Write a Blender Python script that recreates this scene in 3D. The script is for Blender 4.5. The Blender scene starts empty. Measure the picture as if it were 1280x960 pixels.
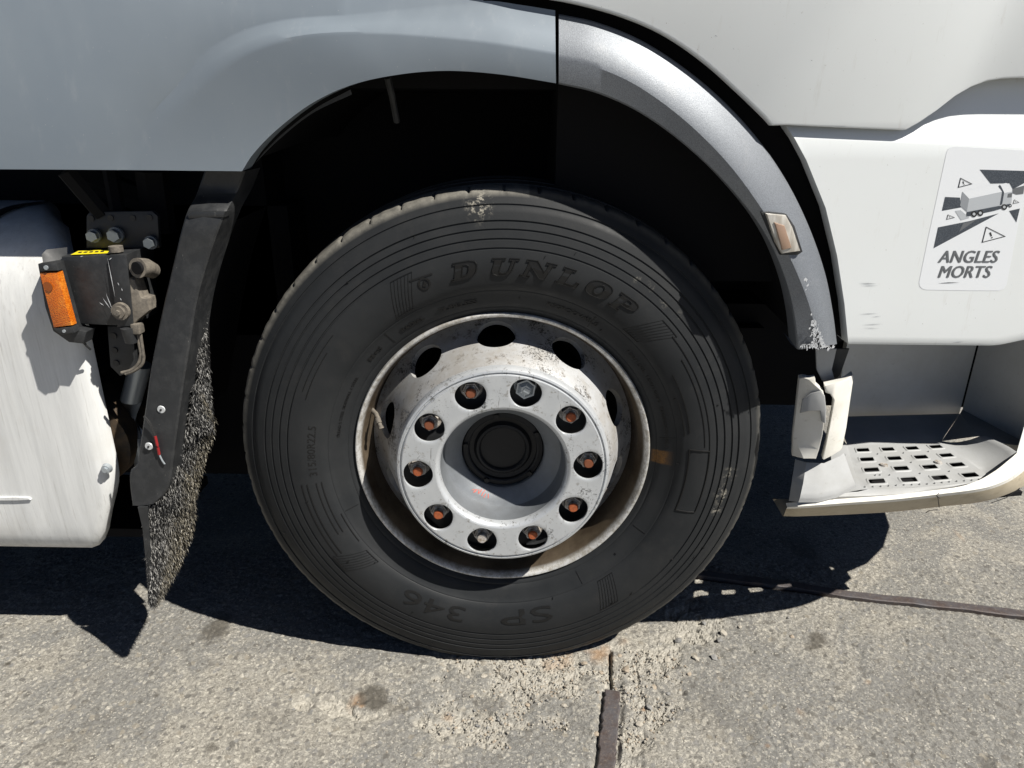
import bpy, bmesh, math, random
import numpy as np
from mathutils import Vector, Matrix
random.seed(7); rng = np.random.default_rng(7)
S = bpy.context.scene
COL = S.collection
PI = math.pi

# ------------------------------------------------------------------ camera
CAM = Vector((0.03497, -1.31109, 1.17105))
PITCH, YAW, ROLL, FPX = 0.369, -0.01351, 0.00788, 900.0
_F = Vector((math.sin(YAW)*math.cos(PITCH), math.cos(YAW)*math.cos(PITCH), -math.sin(PITCH)))
_R0 = _F.cross(Vector((0, 0, 1))).normalized(); _U0 = _R0.cross(_F)
_R = math.cos(ROLL)*_R0 + math.sin(ROLL)*_U0
_U = -math.sin(ROLL)*_R0 + math.cos(ROLL)*_U0
cd = bpy.data.cameras.new('camera'); cam = bpy.data.objects.new('camera', cd); COL.objects.link(cam)
cd.sensor_width = 36; cd.lens = FPX/1280*36; cd.clip_start = 0.02; cd.clip_end = 2000
m = Matrix((_R, _U, -_F)).transposed().to_4x4(); m.translation = CAM
cam.matrix_world = m
S.camera = cam
S.render.resolution_x, S.render.resolution_y = 1024, 768

# ------------------------------------------------------------------ sky, sun, exposure
SUN = Vector((0.70, -0.39, 1.0)).normalized()
w = bpy.data.worlds.new('World'); S.world = w; w.use_nodes = True
nt = w.node_tree; nt.nodes.clear()
sky = nt.nodes.new('ShaderNodeTexSky'); sky.sky_type = 'NISHITA'; sky.sun_disc = False; sky.air_density = .35; sky.dust_density = .2
sky.sun_elevation = math.asin(SUN.z); sky.sun_rotation = math.atan2(SUN.x, SUN.y)
bg = nt.nodes.new('ShaderNodeBackground'); bg.inputs[1].default_value = 0.05
wo = nt.nodes.new('ShaderNodeOutputWorld')
nt.links.new(sky.outputs[0], bg.inputs[0]); nt.links.new(bg.outputs[0], wo.inputs[0])
sd = bpy.data.lights.new('sun', 'SUN'); sd.energy = 5.0; sd.angle = math.radians(0.53); sd.color = (1.0, 0.955, 0.88)
sun = bpy.data.objects.new('sun', sd); COL.objects.link(sun)
sun.rotation_euler = SUN.to_track_quat('Z', 'Y').to_euler(); sun.location = SUN*20
S.view_settings.view_transform = 'Standard'; S.view_settings.look = 'None'
S.view_settings.exposure = 0.5; S.view_settings.gamma = 1.0
S.view_settings.use_curve_mapping = False
S.render.engine = 'CYCLES'; S.cycles.diffuse_bounces = 1

# ------------------------------------------------------------------ helpers
def ray(x, y): return _F + _R*((x-640)/FPX) - _U*((y-480)/FPX)
def P(x, y, Y):                      # point of the scene seen at photo pixel x, y on the upright plane Y
    d = ray(x, y); return CAM + d*((Y-CAM.y)/d.y)
def PZ(x, y, Z):                     # the same on the level plane Z
    d = ray(x, y); return CAM + d*((Z-CAM.z)/d.z)

def mat(name, color=(.5,.5,.5), rough=.5, metal=0.0, spec=.5, coat=0.0, build=None):
    M = bpy.data.materials.new(name); M.use_nodes = True
    b = M.node_tree.nodes['Principled BSDF']
    b.inputs['Base Color'].default_value = (*color, 1); b.inputs['Roughness'].default_value = rough
    b.inputs['Metallic'].default_value = metal; b.inputs['Specular IOR Level'].default_value = spec
    b.inputs['Coat Weight'].default_value = coat; b.inputs['Coat Roughness'].default_value = .08
    if build: build(M.node_tree, b)
    return M
class NT:
    def __init__(s, t, b):
        s.t, s.b, s.n, s.l = t, b, t.nodes, t.links
        s.co = s.n.new('ShaderNodeTexCoord').outputs['Object']
    def mapping(s, scale=(1,1,1), rot=(0,0,0), src=None):
        k = s.n.new('ShaderNodeMapping'); k.inputs['Scale'].default_value = scale; k.inputs['Rotation'].default_value = rot
        s.l.new(src or s.co, k.inputs[0]); return k.outputs[0]
    def noise(s, scale, detail=4, rough=.55, vec=None, dist=0):
        k = s.n.new('ShaderNodeTexNoise'); k.inputs['Scale'].default_value = scale; k.inputs['Detail'].default_value = detail
        k.inputs['Roughness'].default_value = rough; k.inputs['Distortion'].default_value = dist
        s.l.new(vec or s.co, k.inputs['Vector']); return k.outputs[0]
    def vor(s, scale, feature='F1', out='Distance', vec=None, rnd=1):
        k = s.n.new('ShaderNodeTexVoronoi'); k.feature = feature; k.inputs['Scale'].default_value = scale
        k.inputs['Randomness'].default_value = rnd
        s.l.new(vec or s.co, k.inputs['Vector']); return k.outputs[out]
    def ramp(s, src, stops, interp='LINEAR'):
        k = s.n.new('ShaderNodeValToRGB'); k.color_ramp.interpolation = interp
        e = k.color_ramp.elements
        while len(e) < len(stops): e.new(.5)
        for i, (p, c) in enumerate(stops):
            e[i].position = p; e[i].color = (c, c, c, 1) if not isinstance(c, tuple) else (*c, 1)
        s.l.new(src, k.inputs[0]); return k.outputs[0]
    def mix(s, fac, a, b, mode='MIX'):
        k = s.n.new('ShaderNodeMix'); k.data_type = 'RGBA'; k.blend_type = mode
        for inp, v in ((0, fac), (6, a), (7, b)):
            if isinstance(v, (int, float)): k.inputs[inp].default_value = v
            elif isinstance(v, tuple): k.inputs[inp].default_value = (*v, 1)
            else: s.l.new(v, k.inputs[inp])
        return k.outputs[2]
    def math(s, op, a, b=0.0, clamp=False):
        k = s.n.new('ShaderNodeMath'); k.operation = op; k.use_clamp = clamp
        for i, v in ((0, a), (1, b)):
            if isinstance(v, (int, float)): k.inputs[i].default_value = v
            else: s.l.new(v, k.inputs[i])
        return k.outputs[0]
    def xyz(s, vec=None):
        k = s.n.new('ShaderNodeSeparateXYZ'); s.l.new(vec or s.co, k.inputs[0]); return k.outputs
    def color(s, v): s.l.new(v, s.b.inputs['Base Color'])
    def rough(s, v): s.l.new(v, s.b.inputs['Roughness'])
    def bump(s, h, strength=.3, dist=.002, prev=None):
        k = s.n.new('ShaderNodeBump'); k.inputs['Strength'].default_value = strength; k.inputs['Distance'].default_value = dist
        s.l.new(h, k.inputs['Height'])
        if prev is not None: s.l.new(prev, k.inputs['Normal'])
        s.l.new(k.outputs[0], s.b.inputs['Normal']); return k.outputs[0]
    def attr(s, name):
        k = s.n.new('ShaderNodeAttribute'); k.attribute_name = name; return k.outputs

# ------------------------------------------------------------------ materials
def b_grey(t, b):       # moulded grey bodywork with fine fleck
    k = NT(t, b); f = k.noise(900, 2, .7); d = k.noise(3, 5, .6); d2 = k.noise(26, 6, .7, k.mapping((1, 1, .3)))
    c = k.mix(k.ramp(d, [(.3, 0), (.75, 1)]), (.198, .236, .276), (.235, .272, .308))
    c = k.mix(k.ramp(d2, [(.58, 0), (.8, .5)]), c, (.31, .335, .36))
    c = k.mix(k.ramp(k.vor(60), [(.02, .6), (.05, 0)]), c, (.5, .5, .5))
    k.color(c); k.rough(k.ramp(d2, [(.3, .42), (.7, .58)])); k.bump(f, .10, .0008)
M_GREY = mat('grey_bodywork', rough=.5, metal=.15, build=b_grey)
def b_fend(t, b):       # dark grey metallic fender plastic
    k = NT(t, b); f = k.noise(650, 2, .8); d2 = k.noise(22, 6, .75); d3 = k.noise(5, 5, .6)
    c = k.mix(k.ramp(f, [(.35, 0), (.65, 1)]), (.14, .153, .172), (.225, .242, .265)); c = k.mix(k.ramp(d2, [(.56, 0), (.8, .5)]), c, (.30, .30, .30))
    k.color(c); k.rough(k.ramp(d3, [(.3, .42), (.7, .54)])); k.bump(f, .25, .001)
M_FEND = mat('dark_grey_fender_plastic', rough=.46, metal=.35, build=b_fend)
def b_white(t, b):
    k = NT(t, b); d = k.noise(4, 6, .6); g = k.noise(60, 4, .7, k.mapping((1, 1, .15))); sp = k.noise(240, 2, .6)
    c = k.mix(k.ramp(d, [(.35, 0), (.8, .6)]), (.82, .855, .86), (.785, .81, .805))
    c = k.mix(k.ramp(g, [(.62, 0), (.85, .5)]), c, (.56, .54, .49))
    c = k.mix(k.ramp(sp, [(.74, 0), (.78, .7)]), c, (.35, .33, .3))
    k.color(c); k.rough(k.ramp(g, [(.3, .28), (.75, .45)]))
M_WHITE = mat('white_cab_paint', rough=.32, coat=.25, build=b_white)
def b_tank(t, b):
    k = NT(t, b); st = k.noise(38, 6, .75, k.mapping((1, 1, .06))); sc = k.noise(150, 4, .7, k.mapping((1, 1, .04))); d = k.noise(5, 6, .65); fine = k.noise(420, 3, .7)
    c = k.mix(k.ramp(st, [(.35, 0), (.66, 1)]), (.62, .63, .625), (.76, .77, .76))
    c = k.mix(k.ramp(sc, [(.57, 0), (.70, .55)]), c, (.45, .445, .425))
    c = k.mix(k.ramp(d, [(.5, 0), (.8, .55)]), c, (.52, .50, .45))
    c = k.mix(k.ramp(fine, [(.66, 0), (.78, .6)]), c, (.40, .39, .36))
    k.color(c); k.rough(k.ramp(st, [(.3, .42), (.7, .6)])); k.bump(st, .2, .001)
M_TANK = mat('white_tank_paint', rough=.45, build=b_tank)
def b_rubber(t, b):
    k = NT(t, b); d = k.noise(7, 6, .65); f = k.noise(320, 3, .7); br = k.noise(22, 5, .7)
    c = k.mix(k.ramp(d, [(.35, 0), (.7, 1)]), (.0185, .0203, .0222), (.0285, .0300, .0315))
    c = k.mix(k.ramp(br, [(.55, 0), (.8, .55)]), c, (.037, .0365, .0355))
    at = k.attr('wear'); sep = k.n.new('ShaderNodeSeparateColor'); k.l.new(at[0], sep.inputs[0])
    sh = k.noise(55, 5, .75)
    c = k.mix(k.math('MULTIPLY', sep.outputs[0], k.ramp(sh, [(.25, .35), (.6, 1)])), c, (.20, .19, .165))       # pale worn tread edge
    c = k.mix(k.math('MULTIPLY', sep.outputs[1], k.ramp(k.noise(75, 5, .8), [(.5, 0), (.6, 1)])), c, (.33, .31, .26))   # scuffs
    c = k.mix(k.math('MULTIPLY', sep.outputs[2], k.ramp(k.noise(200, 4, .8), [(.35, .35), (.6, 1)])), c, (.17, .085, .025))  # rusty patch
    k.color(c); k.rough(k.ramp(br, [(.3, .48), (.7, .64)])); n = k.bump(f, .22, .0006); k.bump(d, .15, .003, n)
M_RUB = mat('tyre_rubber', rough=.55, spec=.18, build=b_rubber)
M_RUBL = mat('tyre_letter_rubber', (.0105, .0107, .011), .40, spec=.3)
def b_silver(t, b):
    k = NT(t, b); d = k.noise(16, 6, .7); s = k.noise(70, 6, .75); f = k.noise(500, 2, .7); sc = k.noise(90, 4, .7, k.mapping((1, 1, .12), (0, .6, 0)))
    c = k.mix(k.ramp(d, [(.3, 0), (.7, 1)]), (.50, .525, .55), (.60, .62, .635))
    c = k.mix(k.ramp(s, [(.57, 0), (.68, .85)]), c, (.22, .205, .18)); sp_ = k.noise(260, 4, .8); c = k.mix(k.ramp(k.math('MULTIPLY', sp_, k.noise(14, 3, .6)), [(.33, 0), (.38, .9)]), c, (.03, .03, .03))
    c = k.mix(k.ramp(sc, [(.62, 0), (.69, .8)]), c, (.10, .095, .09))
    k.color(c); k.rough(k.ramp(d, [(.3, .36), (.7, .5)])); k.bump(f, .12, .0008)
M_SILV = mat('silver_wheel_paint', metal=.35, rough=.4, build=b_silver)
def b_disc(t, b):
    k = NT(t, b); d = k.noise(9, 6, .7); s = k.noise(48, 6, .8); r2 = k.noise(22, 5, .7)
    c = k.mix(k.ramp(d, [(.4, 0), (.68, 1)]), (.50, .51, .52), (.36, .335, .295))
    c = k.mix(k.ramp(s, [(.54, 0), (.66, .9)]), c, (.17, .15, .125))
    c = k.mix(k.ramp(r2, [(.6, 0), (.75, .7)]), c, (.23, .17, .11)); sp_ = k.noise(240, 4, .8); c = k.mix(k.ramp(k.math('MULTIPLY', sp_, k.noise(12, 3, .6)), [(.30, 0), (.36, .9)]), c, (.03, .028, .025))
    k.color(c); k.rough(k.ramp(s, [(.3, .4), (.7, .65)])); k.bump(s, .2, .0012)
M_DISC = mat('dirty_disc_paint', metal=.3, rough=.48, build=b_disc)
def b_rim(t, b):
    k = NT(t, b); s = k.noise(75, 6, .8); d = k.noise(8, 5, .7); xs = k.xyz()
    c = k.mix(k.ramp(s, [(.42, 0), (.6, 1)]), (.64, .64, .63), (.36, .34, .30))
    well_tone = k.mix(k.ramp(d, [(.35, 0), (.7, 1)]), (.055, .040, .027), (.15, .118, .082))
    deep = k.ramp(xs[1], [(.0, 0), (.012, 1)])         # turns dark brown with depth into the well of the rim
    c = k.mix(deep, c, well_tone)
    k.color(c); k.rough(k.ramp(s, [(.4, .34), (.65, .6)])); k.bump(s, .25, .001)
M_RIM = mat('worn_steel_rim', metal=.25, rough=.45, build=b_rim)
def b_blackp(t, b):
    k = NT(t, b); d = k.noise(30, 6, .75); f = k.noise(260, 3, .7); s = k.noise(120, 4, .8, k.mapping((1, 1, .3), (0, .7, 0)))
    c = k.mix(k.ramp(d, [(.45, 0), (.72, 1)]), (.021, .0225, .0245), (.042, .0435, .045))
    c = k.mix(k.ramp(s, [(.69, 0), (.74, .7)]), c, (.22, .215, .20))
    k.color(c); k.rough(k.ramp(d, [(.3, .42), (.7, .62)])); k.bump(f, .15, .0008)
M_BLACK = mat('dusty_black_plastic', rough=.5, build=b_blackp)
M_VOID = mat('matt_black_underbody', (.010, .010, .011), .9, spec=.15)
M_CAP = mat('black_hub_plastic', (.012, .0125, .014), .5, spec=.3)
def b_floor(t, b):
    k = NT(t, b); d = k.noise(30, 5, .7); g = k.noise(400, 3, .7)
    k.color(k.mix(k.ramp(d, [(.35, 0), (.7, 1)]), (.19, .205, .222), (.155, .165, .175))); k.bump(g, .25, .001)
M_HUB = mat('cast_hub_paint', metal=.25, rough=.5, build=b_floor)
def b_steel(t, b):
    k = NT(t, b); d = k.noise(140, 5, .75)
    k.color(k.mix(k.ramp(d, [(.4, 0), (.65, 1)]), (.60, .585, .56), (.26, .20, .14))); k.rough(k.ramp(d, [(.3, .35), (.7, .65)])); k.bump(d, .3, .001)
M_STEEL = mat('weathered_nut_steel', metal=.2, rough=.45, build=b_steel)
def b_rust(t, b):
    k = NT(t, b); d = k.noise(260, 5, .8)
    k.color(k.mix(k.ramp(d, [(.35, 0), (.65, 1)]), (.44, .105, .028), (.22, .062, .026))); k.bump(d, .4, .001)
M_RUST = mat('orange_rust', rough=.8, build=b_rust)
M_RUST2 = mat('dark_rust', (.20, .062, .026), .85)
def b_step(t, b):
    k = NT(t, b); d = k.noise(12, 6, .7); f = k.noise(700, 2, .7); s = k.noise(60, 6, .8)
    c = k.mix(k.ramp(d, [(.35, 0), (.7, 1)]), (.40, .41, .415), (.35, .355, .35))
    c = k.mix(k.ramp(s, [(.6, 0), (.75, .6)]), c, (.22, .21, .19))
    k.color(c); k.rough(k.ramp(d, [(.3, .5), (.7, .7)])); k.bump(f, .22, .0009)
M_STEP = mat('grey_step_plastic', rough=.6, build=b_step)
def b_cream(t, b):
    k = NT(t, b); d = k.noise(14, 6, .7); s = k.noise(45, 6, .8, k.mapping((.4, 1, 1))); cr = k.vor(14, 'DISTANCE_TO_EDGE')
    c = k.mix(k.ramp(d, [(.35, 0), (.75, 1)]), (.80, .79, .74), (.70, .68, .61))
    c = k.mix(k.ramp(s, [(.58, 0), (.75, .7)]), c, (.33, .29, .22))
    k.color(c); k.rough(k.ramp(s, [(.3, .38), (.7, .6)])); k.bump(s, .15, .0012)
M_CREAM = mat('scuffed_white_plastic', rough=.45, build=b_cream)
def b_well(t, b):
    k = NT(t, b); d = k.noise(8, 6, .7); s = k.noise(40, 5, .75)
    c = k.mix(k.ramp(d, [(.35, 0), (.75, 1)]), (.80, .80, .77), (.70, .69, .64)); c = k.mix(k.ramp(s, [(.6, 0), (.8, .5)]), c, (.33, .31, .27))
    k.color(c)
M_WELL = mat('step_well_plastic', rough=.5, build=b_well)
def b_orange(t, b):
    k = NT(t, b); v = k.vor(420); n = k.noise(40, 4, .7); s = k.noise(90, 5, .8)
    c = k.mix(k.ramp(v, [(.0, 0), (.6, 1)]), (.72, .20, .010), (.50, .105, .005)); c = k.mix(k.ramp(n, [(.5, 0), (.72, .6)]), c, (.80, .33, .04))
    c = k.mix(k.ramp(s, [(.6, 0), (.7, .6)]), c, (.22, .06, .01))
    k.color(c); k.bump(v, .5, .0015)
M_ORANGE = mat('amber_lens', rough=.25, coat=.4, build=b_orange)
def b_clear(t, b):
    k = NT(t, b); wv = k.noise(90, 3, .6, k.mapping((1, 1, .2)))
    k.color(k.mix(k.ramp(wv, [(.4, 0), (.6, 1)]), (.60, .58, .53), (.42, .39, .34))); k.bump(wv, .4, .002)
M_CLEAR = mat('cloudy_clear_lens', rough=.22, coat=.5, build=b_clear)
M_LENSB = mat('amber_bulb_insert', (.36, .24, .17), .3, coat=.5)
M_YEL = mat('yellow_label_film', (.80, .66, .02), .45)
M_INK = mat('black_ink', (.02, .02, .02), .5)
M_STICK = mat('sticker_film', (.86, .89, .92), .28, coat=.3)
def b_navy(t, b):
    k = NT(t, b); d = k.noise(900, 2, .8); k.color(k.mix(k.ramp(d, [(.45, 0), (.65, 1)]), (.045, .055, .07), (.11, .125, .145)))
M_NAVY = mat('sticker_navy_print', rough=.35, build=b_navy)
M_SGREY = mat('sticker_grey_print', (.15, .16, .17), .35)
M_SLIGHT = mat('sticker_light_print', (.50, .53, .56), .35)
M_SMID = mat('sticker_mid_print', (.30, .32, .345), .35)
M_RED = mat('red_insulation', (.26, .012, .014), .5)
M_GALV = mat('galvanised_bolt', (.42, .46, .49), .38, metal=.45)
M_DKB = mat('shaded_bolt_steel', (.16, .18, .195), .5, metal=.4)  # darker copy of the bolt metal, with the shade under the skirt painted in
M_ALU = mat('white_rivet', (.58, .60, .61), .45, metal=.2)
def b_dust(t, b):
    k = NT(t, b); d = k.noise(90, 6, .75)
    k.color(k.mix(k.ramp(d, [(.35, 0), (.65, 1)]), (.21, .185, .15), (.09, .08, .068))); k.bump(d, .4, .0015)
M_DUST = mat('dust_caked_metal', rough=.8, build=b_dust)
def b_drum(t, b):
    k = NT(t, b); d = k.noise(30, 6, .75); k.color(k.mix(k.ramp(d, [(.35, 0), (.65, 1)]), (.13, .085, .045), (.05, .042, .035)))
M_DRUM = mat('muddy_brown_metal', rough=.85, build=b_drum)
M_SCRIB = mat('red_crayon', (.62, .13, .09), .8)
M_SCR = mat('bare_scrape', (.62, .64, .66), .5)
def b_strip(t, b):
    k = NT(t, b); d = k.noise(24, 6, .75); f = k.noise(160, 4, .8)
    c = k.mix(k.ramp(d, [(.35, 0), (.65, 1)]), (.085, .062, .054), (.105, .100, .105)); c = k.mix(k.ramp(f, [(.55, 0), (.72, .8)]), c, (.22, .18, .14))
    k.color(c); k.rough(k.ramp(f, [(.3, .45), (.7, .75)])); k.bump(f, .5, .0015)
M_STRIP = mat('brown_joint_steel', metal=.25, rough=.6, build=b_strip)
def b_bristle(t, b):
    k = NT(t, b); at = k.attr('tone'); k.color(at[0])
M_BRIS = mat('bristle_plastic', rough=.45, build=b_bristle)

# ------------------------------------------------------------------ mesh builders
def obj(name, bm, material, parent=None, smooth=None, label=None, kind=None):
    me = bpy.data.meshes.new(name)
    if isinstance(bm, bmesh.types.BMesh): bm.to_mesh(me); bm.free()
    else: me.from_pydata(*bm); me.update()
    for M in (material if isinstance(material, (list, tuple)) else [material]): me.materials.append(M)
    if smooth is not None:
        me.polygons.foreach_set('use_smooth', [True]*len(me.polygons))
        me.set_sharp_from_angle(angle=math.radians(smooth))
    o = bpy.data.objects.new(name, me); COL.objects.link(o)
    if parent: o.parent = parent
    if label: o['label'] = label
    if kind: o['kind'] = kind
    return o
def recalc(bm): bmesh.ops.recalc_face_normals(bm, faces=bm.faces[:]); return bm

def cr(pts, n):                       # resampled Catmull-Rom through a polyline (any dimension)
    p = np.array(pts, float); k = len(p)
    d = np.r_[0, np.cumsum(np.linalg.norm(np.diff(p[:, :2], axis=0), axis=1))]; d /= d[-1]
    out = []
    for t in np.linspace(0, 1, n):
        i = min(max(np.searchsorted(d, t, 'right')-1, 0), k-2); h = d[i+1]-d[i]; u = (t-d[i])/h
        m0 = (p[i+1]-p[max(i-1, 0)])/(d[i+1]-d[max(i-1, 0)])*h; m1 = (p[min(i+2, k-1)]-p[i])/(d[min(i+2, k-1)]-d[i])*h
        out.append((2*u**3-3*u**2+1)*p[i]+(u**3-2*u**2+u)*m0+(-2*u**3+3*u**2)*p[i+1]+(u**3-u**2)*m1)
    return out
def grid(bm, rows, flip=False):       # rows of Vectors -> quads
    vs = [[bm.verts.new(v) for v in r] for r in rows]
    for a, b in zip(vs, vs[1:]):
        for i in range(len(a)-1):
            f = (a[i], a[i+1], b[i+1], b[i]); bm.faces.new(f[::-1] if flip else f)
    return vs
def loft_px(rows, n):                 # rows: list of (pixel polyline, depth or list of depths)
    out = []
    for pl, Y in rows:
        q = [(x, y, (Y[i] if isinstance(Y, (list, tuple)) else Y)) for i, (x, y) in enumerate(pl)]
        out.append([P(*v) for v in cr(q, n)])
    return out
def box(bm, c, s, rot=None, bev=0.0, mi=0):
    r = bmesh.ops.create_cube(bm, size=1.0); vs = r['verts']
    bmesh.ops.scale(bm, vec=s, verts=vs)
    fs = list({f for v in vs for f in v.link_faces})
    if bev:
        es = list({e for v in vs for e in v.link_edges})
        rb = bmesh.ops.bevel(bm, geom=es, offset=bev, segments=2, affect='EDGES', profile=.5)
        vs = list({v for f in rb['faces'] for v in f.verts} | {v for v in vs if v.is_valid})
        fs = list({f for v in vs for f in v.link_faces})
    if rot is not None: bmesh.ops.rotate(bm, matrix=rot, verts=vs)
    bmesh.ops.translate(bm, vec=c, verts=vs)
    for f in fs: f.material_index = mi
    return vs
def cyl(bm, c, axis, r1, h, n=16, r2=None, mi=0, caps=True):
    q = Vector(axis).normalized().to_track_quat('Z', 'Y').to_matrix().to_4x4()
    q.translation = Vector(c)
    r = bmesh.ops.create_cone(bm, cap_ends=caps, segments=n, radius1=r1, radius2=r1 if r2 is None else r2, depth=h, matrix=q)
    for f in {f for v in r['verts'] for f in v.link_faces}: f.material_index = mi
    return r['verts']
def tube(bm, pts, r, n=8, mi=0):
    pts = [Vector(p) for p in pts]; rings = []
    for i, p in enumerate(pts):
        t = (pts[min(i+1, len(pts)-1)]-pts[max(i-1, 0)]).normalized()
        q = t.to_track_quat('Z', 'Y'); rr = r[i] if isinstance(r, (list, tuple)) else r
        rings.append([bm.verts.new(p + q @ Vector((rr*math.cos(2*PI*k/n), rr*math.sin(2*PI*k/n), 0))) for k in range(n)])
    for a, b in zip(rings, rings[1:]):
        for k in range(n):
            f = bm.faces.new((a[k], a[(k+1) % n], b[(k+1) % n], b[k])); f.material_index = mi
    for ring in (rings[0][::-1], rings[-1]):
        f = bm.faces.new(ring); f.material_index = mi
def plate(pts, thick, bev=0.0, inward=Vector((0, 1, 0))):     # 3D outline -> slab
    bm = bmesh.new(); vs = [bm.verts.new(p) for p in pts]; f = bm.faces.new(vs)
    r = bmesh.ops.extrude_face_region(bm, geom=[f]); nv = [g for g in r['geom'] if isinstance(g, bmesh.types.BMVert)]
    bmesh.ops.translate(bm, vec=inward*thick, verts=nv); recalc(bm)
    if bev:
        es = [e for e in bm.edges if all(v in set(vs) for v in e.verts)]
        bmesh.ops.bevel(bm, geom=es, offset=bev, segments=2, affect='EDGES', profile=.5)
    return bm
def plate_px(pl, Y, thick, bev=0.0): return plate([P(x, y, Y) for x, y in pl], thick, bev)
def revolve(bm, prof, n=96, mi=0, t0=0.0, t1=2*PI, fn=None):  # prof (r, a): a points outward (-y) from the wheel plane
    full = abs(t1-t0-2*PI) < 1e-6; cols = []
    for j in range(n if full else n+1):
        t = t0+(t1-t0)*j/n; col = []
        for i, (r, a) in enumerate(prof):
            if fn: r, a = fn(i, j, r, a, t)
            col.append(bm.verts.new((r*math.cos(t), -a, r*math.sin(t))))
        cols.append(col)
    for j in range(n):
        A, B = cols[j], cols[(j+1) % len(cols)]
        for i in range(len(prof)-1):
            f = bm.faces.new((A[i], B[i], B[i+1], A[i+1])); f.material_index = mi
    return cols
def holed_ring(bm, prof, nsec, phase, s_c, ht, hs, s_lo, s_hi, depth, mi=0, k=12, lip=.0):
    """ring of revolution with nsec holes. prof(s)->(r,a,nr,na); hole half-sizes ht (radians) and hs (in s)."""
    half = PI/nsec
    def pt(t, s, d=0.0):
        r, a, nr, na = prof(s); r -= nr*d; a -= na*d
        return Vector((r*math.cos(t), -a, r*math.sin(t)))
    N = 8*k//2; 
    for q in range(nsec):
        tc = phase+q*2*half
        inner, outer = [], []
        for i in range(N):
            u = 2*PI*i/N; c, s = math.cos(u), math.sin(u)
            mx = max(abs(c), abs(s)); inner.append((ht*c, hs*s)); 
            ex = c/mx; ey = s/mx
            outer.append((half*ex, (s_hi-s_c)*ey if ey > 0 else (s_c-s_lo)*ey))
        loops = []
        loops.append([bm.verts.new(pt(tc+a, s_c+b, depth)) for a, b in inner])
        loops.append([bm.verts.new(pt(tc+a, s_c+b, .35*lip if lip else 0)) for a, b in inner])
        for m_ in ((.06, .0), (.3, 0), (.62, 0), (1, 0)):
            fct = m_[0]
            loops.append([bm.verts.new(pt(tc+a+(A-a)*fct, s_c+b+(B-b)*fct)) for (a, b), (A, B) in zip(inner, outer)])
        for L0, L1 in zip(loops, loops[1:]):
            for i in range(N):
                f = bm.faces.new((L0[i], L0[(i+1) % N], L1[(i+1) % N], L1[i])); f.material_index = mi
    bmesh.ops.remove_doubles(bm, verts=bm.verts[:], dist=1e-5)
def text_mesh(body, size=1.0, extrude=0.0, bevel=0.0, offset=0.0, shear=0.0, spacing=1.0):
    cu = bpy.data.curves.new('lettering', 'FONT'); cu.body = body; cu.size = size; cu.extrude = extrude; cu.bevel_depth = bevel
    cu.offset = offset; cu.shear = shear; cu.space_character = spacing; cu.resolution_u = 3; cu.bevel_resolution = 0
    o = bpy.data.objects.new('lettering', cu); COL.objects.link(o)
    bpy.context.view_layer.update()
    me = bpy.data.meshes.new_from_object(o.evaluated_get(bpy.context.evaluated_depsgraph_get()))
    bpy.data.objects.remove(o); bpy.data.curves.remove(cu)
    v = [tuple(x.co) for x in me.vertices]; f = [tuple(p.vertices) for p in me.polygons]
    bpy.data.meshes.remove(me); return v, f
def shape_mesh(loops, extrude, bevel):
    cu = bpy.data.curves.new('outline', 'CURVE'); cu.dimensions = '2D'; cu.fill_mode = 'BOTH'; cu.extrude = extrude; cu.bevel_depth = bevel; cu.bevel_resolution = 0
    for L in loops:
        s = cu.splines.new('POLY'); s.points.add(len(L)-1); s.use_cyclic_u = True
        for pnt, (x, y) in zip(s.points, L): pnt.co = (x, y, 0, 1)
    o = bpy.data.objects.new('outline', cu); COL.objects.link(o); bpy.context.view_layer.update()
    me = bpy.data.meshes.new_from_object(o.evaluated_get(bpy.context.evaluated_depsgraph_get()))
    bpy.data.objects.remove(o); bpy.data.curves.remove(cu)
    v = [tuple(x.co) for x in me.vertices]; f = [tuple(p.vertices) for p in me.polygons]
    bpy.data.meshes.remove(me); return v, f
def tag(o, label, cat=None, kind=None, group=None):
    o['label'] = label
    if cat: o['category'] = cat
    if kind: o['kind'] = kind
    if group: o['group'] = group
    return o

# ------------------------------------------------------------------ ground
def vnoise(x, y, seed):
    r = np.random.default_rng(seed); T = r.random((256, 256))
    xi = np.floor(x).astype(int); yi = np.floor(y).astype(int); fx = x-xi; fy = y-yi
    fx = fx*fx*(3-2*fx); fy = fy*fy*(3-2*fy)
    a = T[xi % 256, yi % 256]; b = T[(xi+1) % 256, yi % 256]; c = T[xi % 256, (yi+1) % 256]; d = T[(xi+1) % 256, (yi+1) % 256]
    return (a*(1-fx)+b*fx)*(1-fy)+(c*(1-fx)+d*fx)*fy
def cell(x, y, seed):                 # cellular noise: nearest distance, second distance, id
    r = np.random.default_rng(seed); TX = r.random((128, 128)); TY = r.random((128, 128)); TI = r.random((128, 128))
    xi = np.floor(x).astype(int); yi = np.floor(y).astype(int)
    d1 = np.full(x.shape, 9.); d2 = np.full(x.shape, 9.); idv = np.zeros(x.shape)
    for dx in (-1, 0, 1):
        for dy in (-1, 0, 1):
            X, Y = (xi+dx) % 128, (yi+dy) % 128
            d = np.hypot(xi+dx+TX[X, Y]-x, yi+dy+TY[X, Y]-y)
            nr = d < d1; d2 = np.where(nr, d1, np.minimum(d2, d)); idv = np.where(nr, TI[X, Y], idv); d1 = np.where(nr, d, d1)
    return d1, d2, idv
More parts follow.
